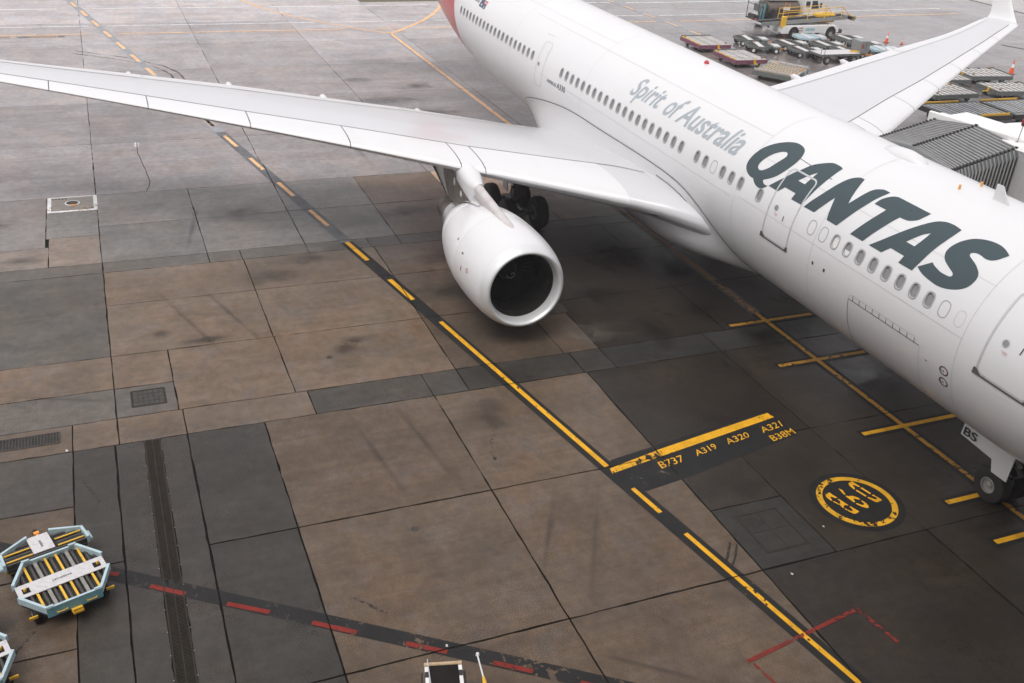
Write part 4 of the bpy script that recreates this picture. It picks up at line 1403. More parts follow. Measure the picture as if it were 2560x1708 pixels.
    # landing light in the root
    put('landing_light', MB().add([wpt(3.75 + .24 * math.cos(t * math.pi / 8), .016 + .009 * math.sin(t * math.pi / 8), False, .014, sgn) for t in range(16)], [tuple(range(16))]), M_SEAM, w)
    # stencil on the skin
    q = [wpt(13.6 + .05 * i, .3, True, .006, sgn) for i in range(3)]
    return w
for sg in (1, -1):
    wing(sg)

# -- engines
def engine(sgn):
    ye, ze = 9.37 * sgn, 2.08
    C = (0, ye, ze)
    body = [(18.62, 1.475), (18.9, 1.535), (19.3, 1.585), (19.8, 1.615), (20.4, 1.62), (20.79, 1.61)]
    e = put('engine_nacelle', MB().lathe(body, C, 'x', 72), M_WHITE, jet, smooth=True)
    put('cowl_panel', MB().lathe([(20.8, 1.605), (20.815, 1.61), (21.4, 1.58), (22.0, 1.5), (22.6, 1.38), (22.98, 1.275)], C, 'x', 72), M_WHITE, e, smooth=True)
    put('nozzle_cowl', MB().lathe([(22.99, 1.27), (23.0, 1.275), (23.4, 1.15), (23.75, 1.02), (23.74, .98), (23.2, 1.05), (22.5, 1.1)], C, 'x', 72), M_WHITE, e, smooth=True, angle=50)
    put('cowl_seam', MB().lathe([(20.785, 1.609), (20.812, 1.608)], C, 'x', 72), M_SEAM_L, e)
    put('inlet_lip', MB().lathe([(18.62, 1.475), (18.45, 1.425), (18.33, 1.37), (18.27, 1.315), (18.26, 1.28), (18.29, 1.24), (18.38, 1.2), (18.5, 1.17), (18.66, 1.15)], C, 'x', 72), M_LIP, e, smooth=True)
    put('inlet_duct', MB().lathe([(18.66, 1.15), (18.9, 1.14), (19.0, 1.14)], C, 'x', 72), M_INLET, e, smooth=True)
    put('inlet_liner', MB().lathe([(19.0, 1.139), (19.4, 1.16), (20.1, 1.21)], C, 'x', 72), M_INLET, e, smooth=True)
    put('fan_casing_wall', MB().lathe([(20.1, 1.21), (20.5, 1.21), (20.5, .02)], C, 'x', 48), M_SPIN, e)
    # fan
    fan = MB()
    nb = 34
    for i in range(nb):
        t = 2 * math.pi * i / nb
        pr = []
        for (r, tw, hw) in ((.36, .35, .1), (.7, .75, .13), (1.0, 1.0, .14), (1.19, 1.12, .14)):
            ca, sa = math.cos(t), math.sin(t)
            dx, dt = hw * math.cos(tw), hw * math.sin(tw)
            pr.append([(20.0 - dx, ye + r * ca + dt * sa, ze + r * sa - dt * ca), (20.0 + dx, ye + r * ca - dt * sa, ze + r * sa + dt * ca)])
        fan.grid(pr)
    put('fan', fan, M_FAN, e)
    sp = put('spinner', MB().lathe([(19.42, .01), (19.5, .1), (19.7, .24), (19.95, .36), (20.05, .37)], C, 'x', 32), M_SPIN, e, smooth=True)
    pts = []
    for i in range(20):
        a = .4 + i * .3
        rr = .05 + .006 * i
        xx = 19.42 + interp([(.01, 0), (.1, .08), (.24, .28), (.36, .53)], rr) - .012
        pts.append((xx, ye + rr * math.cos(a), ze + rr * math.sin(a), a))
    put('spinner_swirl', MB().grid([[(q[0], q[1] - .013 * math.cos(q[3]), q[2] - .013 * math.sin(q[3])), (q[0], q[1] + .013 * math.cos(q[3]), q[2] + .013 * math.sin(q[3]))] for q in pts]), M_LGREY, e)
    # core
    put('core_cowl', MB().lathe([(23.0, .93), (23.8, .86), (24.6, .7), (24.95, .62)], C, 'x', 48), M_BARE, e, smooth=True)
    put('core_nozzle', MB().lathe([(24.95, .62), (25.5, .54), (26.1, .45), (26.08, .42), (25.3, .46)], C, 'x', 40), M_DKMET, e, smooth=True, angle=60)
    put('exhaust_plug', MB().lathe([(25.4, .3), (26.1, .24), (26.6, .1), (26.72, .01)], C, 'x', 32), M_DKMET, e, smooth=True)
    put('duct_floor', MB().lathe([(22.6, 1.1), (22.6, .9)], C, 'x', 48), M_SPIN, e)
    # strake and markings
    put('vent_dots', MB().add([(20.2, ye + sgn * 1.52, ze + .6), (20.3, ye + sgn * 1.52, ze + .6), (20.3, ye + sgn * 1.5, ze + .66), (20.2, ye + sgn * 1.5, ze + .66)], [(0, 1, 2, 3)]), M_SEAM, e)
    def nac(a, x_, r):
        return (x_, ye + r * math.cos(a), ze + r * math.sin(a))
    rr = []
    for i in range(17):
        t = i * math.pi / 8
        rr.append([nac(.18 + sgn * 0 + .05 * math.sin(t), 19.6 + .08 * math.cos(t), 1.613), nac(.18 + .036 * math.sin(t), 19.6 + .058 * math.cos(t), 1.613)])
    put('warning_ring', MB().grid(rr), M_REDM, e)
    put('red_tick', MB().add([nac(.05, 20.05, 1.626), nac(.05, 20.12, 1.626), nac(.16, 20.1, 1.626), nac(.16, 20.06, 1.626)], [(0, 1, 2, 3)]), M_REDM, e)
    put('service_marks', MB().add([nac(.5, 21.0, 1.608), nac(.5, 21.08, 1.605), nac(.56, 21.06, 1.606), nac(.56, 21.01, 1.608)], [(0, 1, 2, 3)]), M_SEAM, e)
    # pylon: rounded spine rising from the cowl to the wing
    spine = [(19.45, 3.6, .03), (19.6, 3.66, .2), (19.9, 3.71, .22), (20.3, 3.75, .19), (20.8, 3.82, .17), (21.5, 3.9, .165), (22.3, 3.98, .165), (22.85, 4.05, .17), (23.2, 4.08, .17), (23.6, 4.12, .17)]
    beak = [(22.86, 4.06, .176), (23.0, 4.09, .22), (23.2, 4.15, .29), (23.5, 4.26, .35), (23.9, 4.39, .38), (24.5, 4.5, .36)]
    rows = []
    for (x_, z_, hw) in spine:
        rows.append([(x_, ye + hw * math.cos(a * math.pi / 10), z_ - hw * .9 + hw * 1.0 * math.sin(a * math.pi / 10)) for a in range(11)])
        rows[-1] = [(x_, ye + hw * .72, z_ - .8)] + rows[-1] + [(x_, ye - hw * .72, z_ - .8)]
    py = put('pylon', MB().grid(rows), M_SPINE, jet, smooth=True, angle=70)
    rows = []
    for (x_, z_, hw) in beak:
        rows.append([(x_, ye - .02 + hw * 1.02 * math.cos(a * math.pi / 10), z_ - hw * .9 + hw * 1.02 * math.sin(a * math.pi / 10)) for a in range(11)])
        rows[-1] = [(x_, ye + hw * .72, z_ - .8)] + rows[-1] + [(x_, ye - hw * .72, z_ - .8)]
    put('pylon_fairing', MB().grid(rows), M_WHITE, py, smooth=True, angle=70)
    # pylon side panels under the wing
    top = [(21.0, 3.5), (22.0, 3.55), (23.3, 3.7), (24.3, 4.05), (26, 4.0), (28.2, 3.62)]
    bot = [(21.0, 3.1), (22.0, 3.05), (23.3, 2.95), (24.3, 2.75), (25.4, 2.4), (28.2, 3.3)]
    hwf = [.17, .18, .19, .19, .17, .02]
    for sd_ in (1, -1):
        rows = [[(a[0], ye + sd_ * h, a[1]), (b[0], ye + sd_ * h * .85, (a[1] + b[1]) / 2), (b[0], ye + sd_ * h * .6, b[1])] for a, b, h in zip(top, bot, hwf)]
        put('pylon_side', MB().grid(rows), M_WHITE, py, smooth=True)
        pnl = [(23.2, 3.45), (23.55, 3.62), (24.35, 3.86), (25.25, 3.86), (26.15, 3.72), (26.2, 3.4), (25.6, 2.75), (25.3, 2.5), (24.6, 2.72), (23.9, 2.9), (22.9, 3.1)]
        put('pylon_panel', MB().add([(a, ye + sd_ * .2, b) for a, b in pnl], [tuple(range(len(pnl)))]), M_PYL, py)
        for (a, b, ra, rb) in ((24.9, 3.5, .11, .16), (24.15, 3.28, .09, .12)):
            put('pylon_port', MB().add([(a + ra * math.cos(t * math.pi / 8), ye + sd_ * .206, b + rb * math.sin(t * math.pi / 8)) for t in range(16)], [tuple(range(16))]), M_WMARK, py)
    put('pylon_keel', MB().grid([[(a, ye - .12, b), (a, ye + .12, b)] for a, b in bot]), M_PYL, py)
    # nacelle to pylon fillet on the cowl top
    put('latch_beam', MB().grid([[(x_, ye + sgn * .22 - dy, z_) for dy in (-.08, .0, .08)] for x_, z_ in ((22.2, ze + 1.47), (22.9, ze + 1.33), (23.6, ze + 1.12), (23.8, ze + 1.02))]), M_WHITE, e)
    return e
for sg in (1, -1):
    engine(sg)

# -- landing gear
def wheel(parent, c, r, w, rim, nose=False):
    pr = [(-w * .5, rim), (-w * .5, r * .8), (-w * .42, r * .94), (-w * .25, r), (w * .25, r), (w * .42, r * .94), (w * .5, r * .8), (w * .5, rim)]
    t = put('tyre', MB().lathe(pr, c, 'y', 40), M_RUB, parent, smooth=True, angle=40)
    for s_ in (1, -1):
        h = [(s_ * w * .5, rim), (s_ * w * .52, rim * .97), (s_ * w * .52, rim * .88), (s_ * w * .34, rim * .8), (s_ * w * .3, rim * .45), (s_ * w * .42, rim * .4), (s_ * w * .45, rim * .2), (s_ * w * .5, rim * .15), (s_ * w * .5, 0.001)]
        put('wheel_hub', MB().lathe(h, c, 'y', 32), M_HUB, t, smooth=True, angle=30)
def main_gear(sgn):
    yg, xg = 5.34 * sgn, 28.9
    mb = MB().tube([(xg, yg, .75), (xg, yg, 1.6)], .13, 16).tube([(xg, yg, 1.5), (xg + .05, yg, 3.9)], .2, 16)
    g = put('main_gear_strut', mb, M_STRUT, jet, smooth=True, angle=40)
    put('bogie_beam', MB().box((xg, yg, .75), (2.15, .24, .26), bev=.05), M_STRUT, g)
    put('side_stay', MB().tube([(xg, yg - sgn * .1, 2.2), (xg, yg - sgn * 2.2, 3.4)], .09, 10), M_STRUT, g)
    put('drag_brace', MB().tube([(xg - .1, yg, 1.9), (xg - 1.5, yg, 3.5)], .07, 10), M_HYD, g)
    put('torque_link', MB().bar((xg - .2, yg, .95), (xg - .5, yg, 1.35), .2, .06).bar((xg - .5, yg, 1.35), (xg - .22, yg, 1.75), .2, .06), M_STRUT, g)
    hs = MB()
    for i in range(5):
        hs.tube([(xg - .15, yg + .1 * (i - 2), 2.4), (xg - .3 - .03 * i, yg + .16 * (i - 2), 1.8), (xg - .25, yg + .2 * (i - 2), 1.2), (xg - .5 + .2 * i, yg + .24 * (i - 2), .85)], .018, 6)
    put('hydraulic_hoses', hs, M_HYD, g)
    put('gear_door', MB().box((xg - .1, yg + sgn * .5, 2.75), (1.5, .05, 1.7), bev=.015), M_WHITE, g)
    put('gear_door_leg', MB().box((xg - .1, yg + sgn * .52, 1.75), (.5, .04, .5)), M_WHITE, g)
    for dx in (-.99, .99):
        put('axle', MB().tube([(xg + dx, yg - .75, .7), (xg + dx, yg + .75, .7)], .1, 12), M_STRUT, g)
        for dy in (-.7, .7):
            wheel(g, (xg + dx, yg + dy, .695), .695, .5, .3)
for sg in (1, -1):
    main_gear(sg)
ng = put('nose_gear_strut', MB().tube([(6.67, 0, .5), (6.67, 0, 1.2)], .09, 16).tube([(6.67, 0, 1.1), (6.75, 0, 2.5)], .14, 16), M_STRUT, jet, smooth=True, angle=40)
put('axle', MB().tube([(6.67, -.5, .52), (6.67, .5, .52)], .08, 12), M_STRUT, ng)
for dy in (-.36, .36):
    wheel(ng, (6.67, dy, .522), .522, .38, .23)
put('steering_collar', MB().box((6.6, 0, 1.35), (.5, .42, .3), bev=.06), M_HYD, ng)
put('torque_link', MB().bar((6.52, 0, .7), (6.2, 0, 1.0), .16, .05).bar((6.2, 0, 1.0), (6.5, 0, 1.3), .16, .05), M_STRUT, ng)
put('drag_strut', MB().tube([(6.7, .1, 1.7), (5.2, .1, 2.4)], .06, 10).tube([(6.7, -.1, 1.7), (5.2, -.1, 2.4)], .06, 10), M_STRUT, ng)
put('tow_lamp', MB().tube([(6.45, .22, 1.55), (6.15, .22, 1.35)], .06, 10), M_BARE, ng)
hs = MB()
for i in range(4):
    hs.tube([(6.9, .12 * (i - 1.5), 2.0), (7.05, .15 * (i - 1.5), 1.4), (6.85, .18 * (i - 1.5), .8)], .016, 6)
put('hydraulic_hoses', hs, M_HYD, ng)
zb = fcz(6.5) - frad(6.5)
dpts = [(7.75, .22, .78), (6.0, .2, .78), (6.0, -.78, .84), (6.5, -.78, .84), (6.62, -.46, .82), (7.75, -.38, .82)]
def gear_door(sg):
    n = len(dpts)
    vs = [(x_, sg * y_, zb + z_) for x_, z_, y_ in dpts] + [(x_, sg * (y_ - .035), zb + z_) for x_, z_, y_ in dpts]
    return put('nose_gear_door', MB().add(vs, [tuple(range(n)), tuple(range(2 * n - 1, n - 1, -1))] + [(i, (i + 1) % n, n + (i + 1) % n, n + i) for i in range(n)]), M_WHITE, jet)
dr = gear_door(1)
gear_door(-1)
bm, (a0, a1, b0, b1) = text_bm('BS', .02)
for v in bm.verts:
    v.co = (7.68 - .46 * (v.co.x - a0) / (a1 - a0), .836 - .012 * (v.co.y - b0), zb - .33 + .24 * (v.co.y - b0) / (b1 - b0))
bm_obj('lettering', bm, M_BLK, dr)

# -- tail surfaces (beyond the frame, still part of the aircraft)
M_TRED = aircraft_paint('red_tail_paint', (.42, .035, .028))
def surf(name, secs, mat):
    rr = []
    for (xa, xb, p_, th, ax) in secs:
        ring = []
        for c, h in ((0, 0), (.04, .5), (.2, .95), (.45, 1), (.75, .5), (1, .05), (.75, -.5), (.45, -1), (.2, -.95), (.04, -.5)):
            x_ = xa + (xb - xa) * c
            ring.append((x_, p_[0] + (h * th if ax == 'y' else 0), p_[1] + (h * th if ax == 'z' else 0)))
        rr.append(ring)
    return put(name, MB().grid(rr, True), mat, jet, smooth=True, angle=60)
surf('tail_fin', ((45.5, 55.2, (0, 7.6), .45, 'y'), (48.5, 56.2, (0, 11), .33, 'y'), (51.8, 57.6, (0, 14.6), .2, 'y'), (54.6, 58.8, (0, 17.2), .1, 'y')), M_TRED)
for sg in (1, -1):
    surf('tailplane', ((49.5, 55.3, (.8 * sg, 6.5), .35, 'z'), (52.2, 56.6, (5 * sg, 6.9), .22, 'z'), (55.2, 58.2, (9.7 * sg, 7.35), .1, 'z')), M_WHITE)

# ------------------------------------------------------------------ jet bridge
M_BRW = simple('white_bridge_panel', (.74, .735, .73), .5, 0, .3, 1.2, (.5, .48, .46))
M_FAB = simple('grey_canopy_fabric', (.13, .14, .143), .75, 0, .5, 2.5, (.06, .065, .068), bump=.4)
M_FABD = simple('dark_canopy_side', (.055, .05, .046), .8, 0, .4, 2.5, (.03, .027, .025))
M_RIB = simple('canopy_rib', (.3, .3, .3), .5, .2, .4, 4, (.2, .2, .2))
M_GLASSD = simple('dark_cab_glass', (.03, .03, .03), .06, 0, .1)
bridge = thing('jet_bridge', 'white passenger jet bridge with grey pleated canopy docked against the far side of the jet', 'jet bridge', (15.4, -5.2, 0), world_built=True)
NA, NBd = Vector((14.3, -1.5)), Vector((15.45, -5.2))
ribs = 21
prof = [(1.72, 3.6), (1.74, 6.95), (1.6, 7.2), (.05, 7.42), (-1.62, 7.2), (-1.76, 6.95), (-1.74, 3.6)]
def rib_profile(t, grow):
    """inverted U at fraction t between the fuselage and the cab"""
    c = NA.lerp(NBd, t)
    ang = .02 + .17 * t
    ax = Vector((math.cos(ang), math.sin(ang)))
    pts = []
    for a, z in prof:
        q = c + ax * a * (1 + grow)
        pts.append((q.x, q.y, z + grow * (1.2 if z > 6 else 0) + .12 * t))
    return pts
ts = [(.9 * i / (ribs - 1)) ** 1.25 / (.9 ** 1.25) for i in range(ribs)]
for i, t in enumerate(ts):
    P = rib_profile(t, .012)
    # rounded corners
    rp = []
    for j, q in enumerate(P):
        if j in (1, 2, 4, 5):
            rp.append(q)
        else:
            rp.append(q)
    put('canopy_rib', MB().tube(rp, .028, 6), M_RIB, bridge, smooth=True, angle=50)
for i in range(ribs - 1):
    a, m, b = rib_profile(ts[i], 0), rib_profile((ts[i] + ts[i + 1]) / 2, -.035), rib_profile(ts[i + 1], 0)
    put('canopy_pleat', MB().grid([[q[k] for k in (1, 2, 3, 4, 5)] for q in (a, m, b)]), M_FAB, bridge)
    put('canopy_side_pleat', MB().grid([[q[k] for k in (5, 6)] for q in (a, m, b)]), M_FABD, bridge)
    put('canopy_side_pleat', MB().grid([[q[k] for k in (0, 1)] for q in (a, m, b)]), M_FABD, bridge)
    for k in (2, 3, 4):
        q = b[k]
        put('rib_bracket', MB().box((q[0], q[1], q[2] + .03), (.1, .06, .06)), M_HYD, bridge)
P = rib_profile(0, 0)
put('canopy_bumper', MB().tube([(q[0], q[1] + .03, q[2] - .03) for q in P], .09, 8), simple('bumper_rubber', (.13, .14, .14), .8), bridge, smooth=True)
BO, BA = Vector((15.47, -5.25)), .19
bx_, by_ = Vector((math.cos(BA), math.sin(BA))), Vector((math.sin(BA), -math.cos(BA)))
def BP(a, b, z):
    q = BO + bx_ * a + by_ * b
    return (q.x, q.y, z)
def bbox_(mb, a0, a1, b0, b1, z0, z1):
    c = BP((a0 + a1) / 2, (b0 + b1) / 2, (z0 + z1) / 2)
    return mb.box(c, (a1 - a0, b1 - b0, z1 - z0), BA, .03)
put('cab_frame', bbox_(MB(), -1.95, 1.92, 0, .12, 3.4, 7.56), M_BRW, bridge)
put('cab_wall', bbox_(MB(), -1.9, 1.88, .12, 2.2, 3.4, 7.3), M_BRW, bridge)
put('cab_roof', bbox_(MB(), -1.93, 1.92, .12, .8, 7.3, 7.42), M_BRW, bridge)
rc = (13.95, -7.3, 0)
put('rotunda', MB().lathe([(3.4, 2.05), (7.2, 2.05), (7.28, 2.1), (7.4, 2.02), (7.5, 1.3), (7.54, 0)], rc, 'z', 48), M_BRW, bridge, smooth=True, angle=40)
put('roof_seam', bbox_(MB(), -1.9, 1.9, .5, .53, 7.42, 7.44), M_RIB, bridge)
bm_pts = rrect(.35, 1.75, 4.95, 6.6, .25)
put('cab_window', MB().add([BP(-1.906, a, b) for a, b in bm_pts], [tuple(range(len(bm_pts)))]), M_GLASSD, bridge)
put('cab_window_mullion', bbox_(MB(), -1.93, -1.9, 1.2, 1.27, 4.97, 6.58), M_BRW, bridge)
put('cab_sill', bbox_(MB(), -1.96, -1.9, .2, 2.1, 6.85, 6.9), M_RIB, bridge)
pl_ = (14.05, -5.52)
pz = 7.42
pole = put('beacon_pole', MB().tube([(pl_[0], pl_[1], pz - .1), (pl_[0] - .02, pl_[1] - .02, pz + .52)], .014, 8).lathe([(pz, .06), (pz + .03, .055), (pz + .03, .01)], (pl_[0], pl_[1], 0), 'z', 12), M_RIB, bridge)
put('beacon_lamp', MB().lathe([(pz + .6, .07), (pz + .72, .068), (pz + .75, .05), (pz + .75, 0)], (pl_[0] - .02, pl_[1] - .02, 0), 'z', 16), simple('dark_red_lens', (.24, .012, .02), .2), pole, smooth=True, angle=40)
put('beacon_base', MB().lathe([(pz + .52, .025), (pz + .55, .065), (pz + .6, .073), (pz + .61, .04)], (pl_[0] - .02, pl_[1] - .02, 0), 'z', 16), M_HYD, pole)
ta = math.atan2(-5.0, -25.0)
put('tunnel', MB().box((rc[0] + 13.5 * math.cos(ta), rc[1] + 13.5 * math.sin(ta), 5.55), (24.5, 2.9, 2.9), ta, .05), M_BRW, bridge)
put('support_column', MB().box((rc[0], rc[1], 2.0), (.6, .5, 3.6), ta, .04), M_RIB, bridge)
put('bogie_beam', MB().box((rc[0], rc[1], .7), (.4, 2.6, .4), ta, .04), M_RIB, bridge)
for sa in (-1.1, 1.1):
    put('bogie_wheel', MB().lathe([(-.18, .25), (-.18, .42), (-.1, .45), (.1, .45), (.18, .42), (.18, .25)], (rc[0] - sa * math.sin(ta), rc[1] + sa * math.cos(ta), .45), 'y', 24), M_RUB, bridge, smooth=True, angle=40)

# ------------------------------------------------------------------ terminal: the building the view is taken from
term = thing('terminal_building', 'tall glazed airport terminal facade facing the nose of the jet', 'building', (-22, 10, 0), world_built=True)
M_TW = simple('terminal_cladding', (.2, .2, .2), .6, .1, .3, .3)
M_TG = simple('terminal_glass', (.035, .04, .042), .1, 0, .2, .3)
put('wall', MB().box((-22, 5, 11.5), (18, 150, 23)), M_TW, term)
for i in range(24):
    y0 = -66 + i * 6.0
    for z0, z1 in ((1.2, 5.0), (6.2, 10.4), (11.6, 16.0), (17.2, 21.8)):
        put('window', MB().box((-12.97, y0 + 3, (z0 + z1) / 2), (.1, 5.5, z1 - z0)), M_TG, term)
put('roof', MB().box((-20.5, 5, 23.5), (23, 152, .9), bev=.1), M_TW, term)
put('canopy', MB().box((-10.9, 5, 23.6), (3.6, 150, .3)), M_TW, term)  # unseen overhang added to block more sky over the near apron

# ------------------------------------------------------------------ equipment materials
M_SKY = simple('pale_blue_frame_paint', (.42, .54, .58), .5, 0, .45, 6, (.24, .33, .36))
M_BLUE = simple('deeper_blue_frame_paint', (.16, .36, .43), .5, 0, .5, 6, (.1, .2, .24))
M_ROLL = simple('dark_roller', (.06, .057, .052), .35, .4, .4, 5, (.12, .115, .11))
M_GALV = simple('galvanised_strip', (.32, .31, .28), .45, .5, .5, 6, (.16, .14, .12))
M_YELP = simple('yellow_equipment_paint', (.72, .42, .03), .45, 0, .35, 5)
M_TREAD = simple('white_tread_plate', (.62, .6, .61), .45, .2, .45, 9, (.36, .35, .34), bump=.8)
M_CHAS = simple('dark_chassis', (.045, .045, .043), .6, .2, .4, 4)
M_GDECK = simple('dark_grey_deck', (.14, .145, .142), .5, .3, .5, 5, (.06, .06, .058))
M_GFRAME = simple('grey_green_frame', (.15, .165, .158), .5, .2, .4, 4)
M_PURP = simple('purple_frame_paint', (.17, .05, .09), .45, 0, .35, 4, (.3, .25, .28))
M_LSLAT = simple('pale_deck_slat', (.56, .54, .52), .5, .2, .5, 6, (.3, .28, .26))
M_ORNG = simple('orange_equipment_paint', (.75, .28, .04), .45, 0, .3, 5)
M_BRASS = simple('tarnished_latch', (.3, .17, .05), .5, .2, .4)
M_TAN = simple('tan_roller_mat', (.42, .34, .24), .55, 0, .4, 8)
M_BLUEP = simple('pale_blue_plate', (.3, .48, .54), .45, 0, .3, 4)
M_WTRUCK = simple('white_vehicle_paint', (.74, .74, .73), .35, 0, .3, 2, (.5, .49, .47))
M_STEEL = simple('conveyor_steel', (.3, .315, .31), .45, .4, .4, 4)
M_BELT = simple('conveyor_belt', (.014, .012, .011), .8, 0, .3, 3, spec=.15)
M_CONE = simple('cone_orange', (.85, .1, .02), .45, 0, .2, 6)
M_CWHITE = simple('cone_reflective_white', (.8, .8, .8), .4)

def small_wheel(par, c, r, w, hub=None):
    t = put('tyre', MB().lathe([(-w / 2, r * .5), (-w / 2, r * .86), (-w * .35, r), (w * .35, r), (w / 2, r * .86), (w / 2, r * .5)], c, 'y', 24), M_RUB, par, smooth=True, angle=40)
    for s_ in (1, -1):
        put('wheel_hub', MB().lathe([(s_ * w * .5, r * .5), (s_ * w * .42, r * .45), (s_ * w * .42, r * .2), (s_ * w * .5, r * .15), (s_ * w * .5, .001)], c, 'y', 16), hub or M_HUB, t, smooth=True, angle=40)
    return t

# ------------------------------------------------------------------ container dollies
OCT = [(.87, .55), (.87, -.55), (.22, -.94), (-.22, -.94), (-.87, -.55), (-.87, .55), (-.22, .94), (.22, .94)]
def beam_loop(mb, pts, z0, z1, w):
    n = len(pts)
    for i in range(n):
        a, b = pts[i], pts[(i + 1) % n]
        mb.bar((a[0], a[1], (z0 + z1) / 2), (b[0], b[1], (z0 + z1) / 2), w, z1 - z0)
    return mb
def lettering(body, par, cx_, cy_, w, h, rz, z, mat, flip=1):
    bm, (x0, x1, y0, y1) = text_bm(body, .02)
    for v in bm.verts:
        a, b = ((v.co.x - x0) / (x1 - x0) - .5) * w, ((v.co.y - y0) / (y1 - y0) - .5) * h
        v.co = (cx_ + a * math.cos(rz) - b * math.sin(rz), cy_ + a * math.sin(rz) + b * math.cos(rz), z)
    return bm_obj('lettering', bm, mat, par)
def container_dolly(loc, rz, label):
    d = thing('container_dolly', label, 'baggage dolly', loc, rz, 'pale blue container dollies at the left edge')
    H0 = .5
    for (a, b) in (((.87, .55), (.22, .94)), ((.22, -.94), (.87, -.55)), ((-.22, -.94), (-.87, -.55)), ((-.87, .55), (-.22, .94))):
        put('corner_beam', MB().bar((a[0], a[1], H0 + .06), (b[0], b[1], H0 + .06), .06, .16), M_SKY, d)
    put('front_beam', MB().bar((.87, .57, H0 + .05), (.87, -.57, H0 + .05), .05, .12), M_SKY, d)
    put('rear_beam', MB().bar((-.87, .57, H0 + .0), (-.87, -.57, H0 + .0), .05, .24), M_BLUE, d)
    put('rear_cap', MB().bar((-.87, .57, H0 + .128), (-.87, -.57, H0 + .128), .055, .016), M_SKY, d)
    for sx in (1, -1):
        for sy_ in (1, -1):
            put('corner_stop', MB().box((sx * .86, sy_ * .5, H0 + .13), (.05, .16, .06)), M_SKY, d)
    put('deck_pan', MB().prism([(x_ * .97, y_ * .97) for x_, y_ in OCT], H0 - .14, H0 - .06), M_CHAS, d)
    put('tread_plate', MB().box((0, 0, H0 + .055), (.42, 1.84, .02)), M_TREAD, d)
    for sy_ in (1, -1):
        for sx in (1, -1):
            yl = lambda y: .84 if abs(y) < .5 else .84 - (abs(y) - .55) * 1.65
            for y, kind in ((.0, 'r'), (.115, 'y'), (.225, 'r'), (.335, 'g'), (.445, 'r'), (.57, 'y'), (.69, 'r'), (.82, 'r')):
                if y == 0 and sy_ < 0:
                    continue
                L0, L1 = .22, yl(y)
                if L1 - L0 < .06:
                    continue
                a, b = (sx * L0, sy_ * y, H0), (sx * L1, sy_ * y, H0)
                if kind == 'r':
                    put('roller', MB().tube([a, b], .042, 10), M_ROLL, d, smooth=True, angle=50)
                else:
                    put('guide_strip', MB().bar((a[0], a[1], H0 + .04), (b[0], b[1], H0 + .04), .05 if kind == 'y' else .075, .02), M_YELP if kind == 'y' else M_GALV, d)
    for sy_ in (1, -1):
        put('side_roller', MB().tube([(-.2, sy_ * .9, H0), (.2, sy_ * .9, H0)], .045, 10), M_ROLL, d, smooth=True, angle=50)
        put('lock_well', MB().box((-.02, sy_ * .74, H0 + .068), (.17, .15, .006)), M_BELT, d)
        put('lock_tab', MB().box((-.02, sy_ * .76, H0 + .1), (.05, .05, .09), .4, .01), M_YELP, d)
    for y in (-.33, .28):
        put('pull_handle', MB().tube([(-.9, y - .1, H0 - .02), (-.93, y - .1, H0 - .03), (-.93, y + .1, H0 - .03), (-.9, y + .1, H0 - .02)], .014, 6), M_YELP, d)
    lettering('SWISSPORT', d, 0, 0, .42, .055, R(90), H0 + .068, M_BLK)
    # front section
    for (a, b) in (((1.42, .87), (1.72, .24)), ((1.72, -.24), (1.42, -.87))):
        put('nose_beam', MB().bar((a[0], a[1], H0 + .05), (b[0], b[1], H0 + .05), .055, .14), M_SKY, d)
    for sy_ in (1, -1):
        put('side_beam', MB().bar((.98, sy_ * .9, H0 + .03), (1.44, sy_ * .88, H0 + .03), .06, .18).box((1.16, sy_ * .95, H0 - .02), (.3, .1, .1), bev=.02), M_SKY, d)
    put('front_pan', MB().prism([(.98, .86), (1.42, .86), (1.7, .24), (1.7, -.24), (1.42, -.86), (.98, -.86)], H0 - .14, H0 - .06), M_CHAS, d)
    put('front_tread_plate', MB().box((1.4, .03, H0 + .055), (.62, .46, .02)), M_TREAD, d)
    put('cross_beam', MB().bar((1.02, -.86, H0), (1.02, .86, H0), .05, .12), M_ROLL, d)
    for x_, kind in ((1.06, 'r'), (1.13, 'y'), (1.2, 'r'), (1.29, 'r'), (1.38, 'y'), (1.46, 'r'), (1.57, 'r')):
        ym = .84 if x_ < 1.42 else .84 - (x_ - 1.42) * 2.0
        for sy_ in (1, -1):
            a, b = (x_, sy_ * .27, H0), (x_, sy_ * ym, H0)
            if kind == 'r':
                put('roller', MB().tube([a, b], .036, 10), M_ROLL, d, smooth=True, angle=50)
            else:
                put('guide_strip', MB().bar((a[0], a[1], H0 + .04), (b[0], b[1], H0 + .04), .035, .02), M_YELP, d)
    put('nose_roller', MB().tube([(1.72, -.2, H0), (1.72, .2, H0)], .03, 8), M_ROLL, d)
    lettering('SWISSPORT', d, 1.38, .03, .26, .05, R(0), H0 + .068, M_BLK)
    # running gear and hitches
    put('chassis', MB().bar((-.8, .3, .34), (1.6, .3, .34), .08, .1).bar((-.8, -.3, .34), (1.6, -.3, .34), .08, .1).bar((-.4, -.7, .28), (-.4, .7, .28), .08, .1).bar((1.3, -.7, .28), (1.3, .7, .28), .08, .1), M_CHAS, d)
    for x_ in (-.4, 1.3):
        for sy_ in (1, -1):
            small_wheel(d, (x_, sy_ * .72, .2), .2, .13)
            put('fork_tag', MB().box((x_ - .22, sy_ * .8, .3), (.04, .17, .06)), M_YELP, d)
    put('rear_hitch', MB().box((-.98, .0, .38), (.16, .22, .05)).box((-1.02, 0, .42), (.05, .2, .1)), M_YELP, d)
    put('tow_ring', MB().lathe([(-.02 + .03 * math.sin(t * math.pi / 4), .075 + .022 * math.cos(t * math.pi / 4)) for t in range(9)], (2.22, -.05, .3), 'z', 20), M_HYD, d, smooth=True)
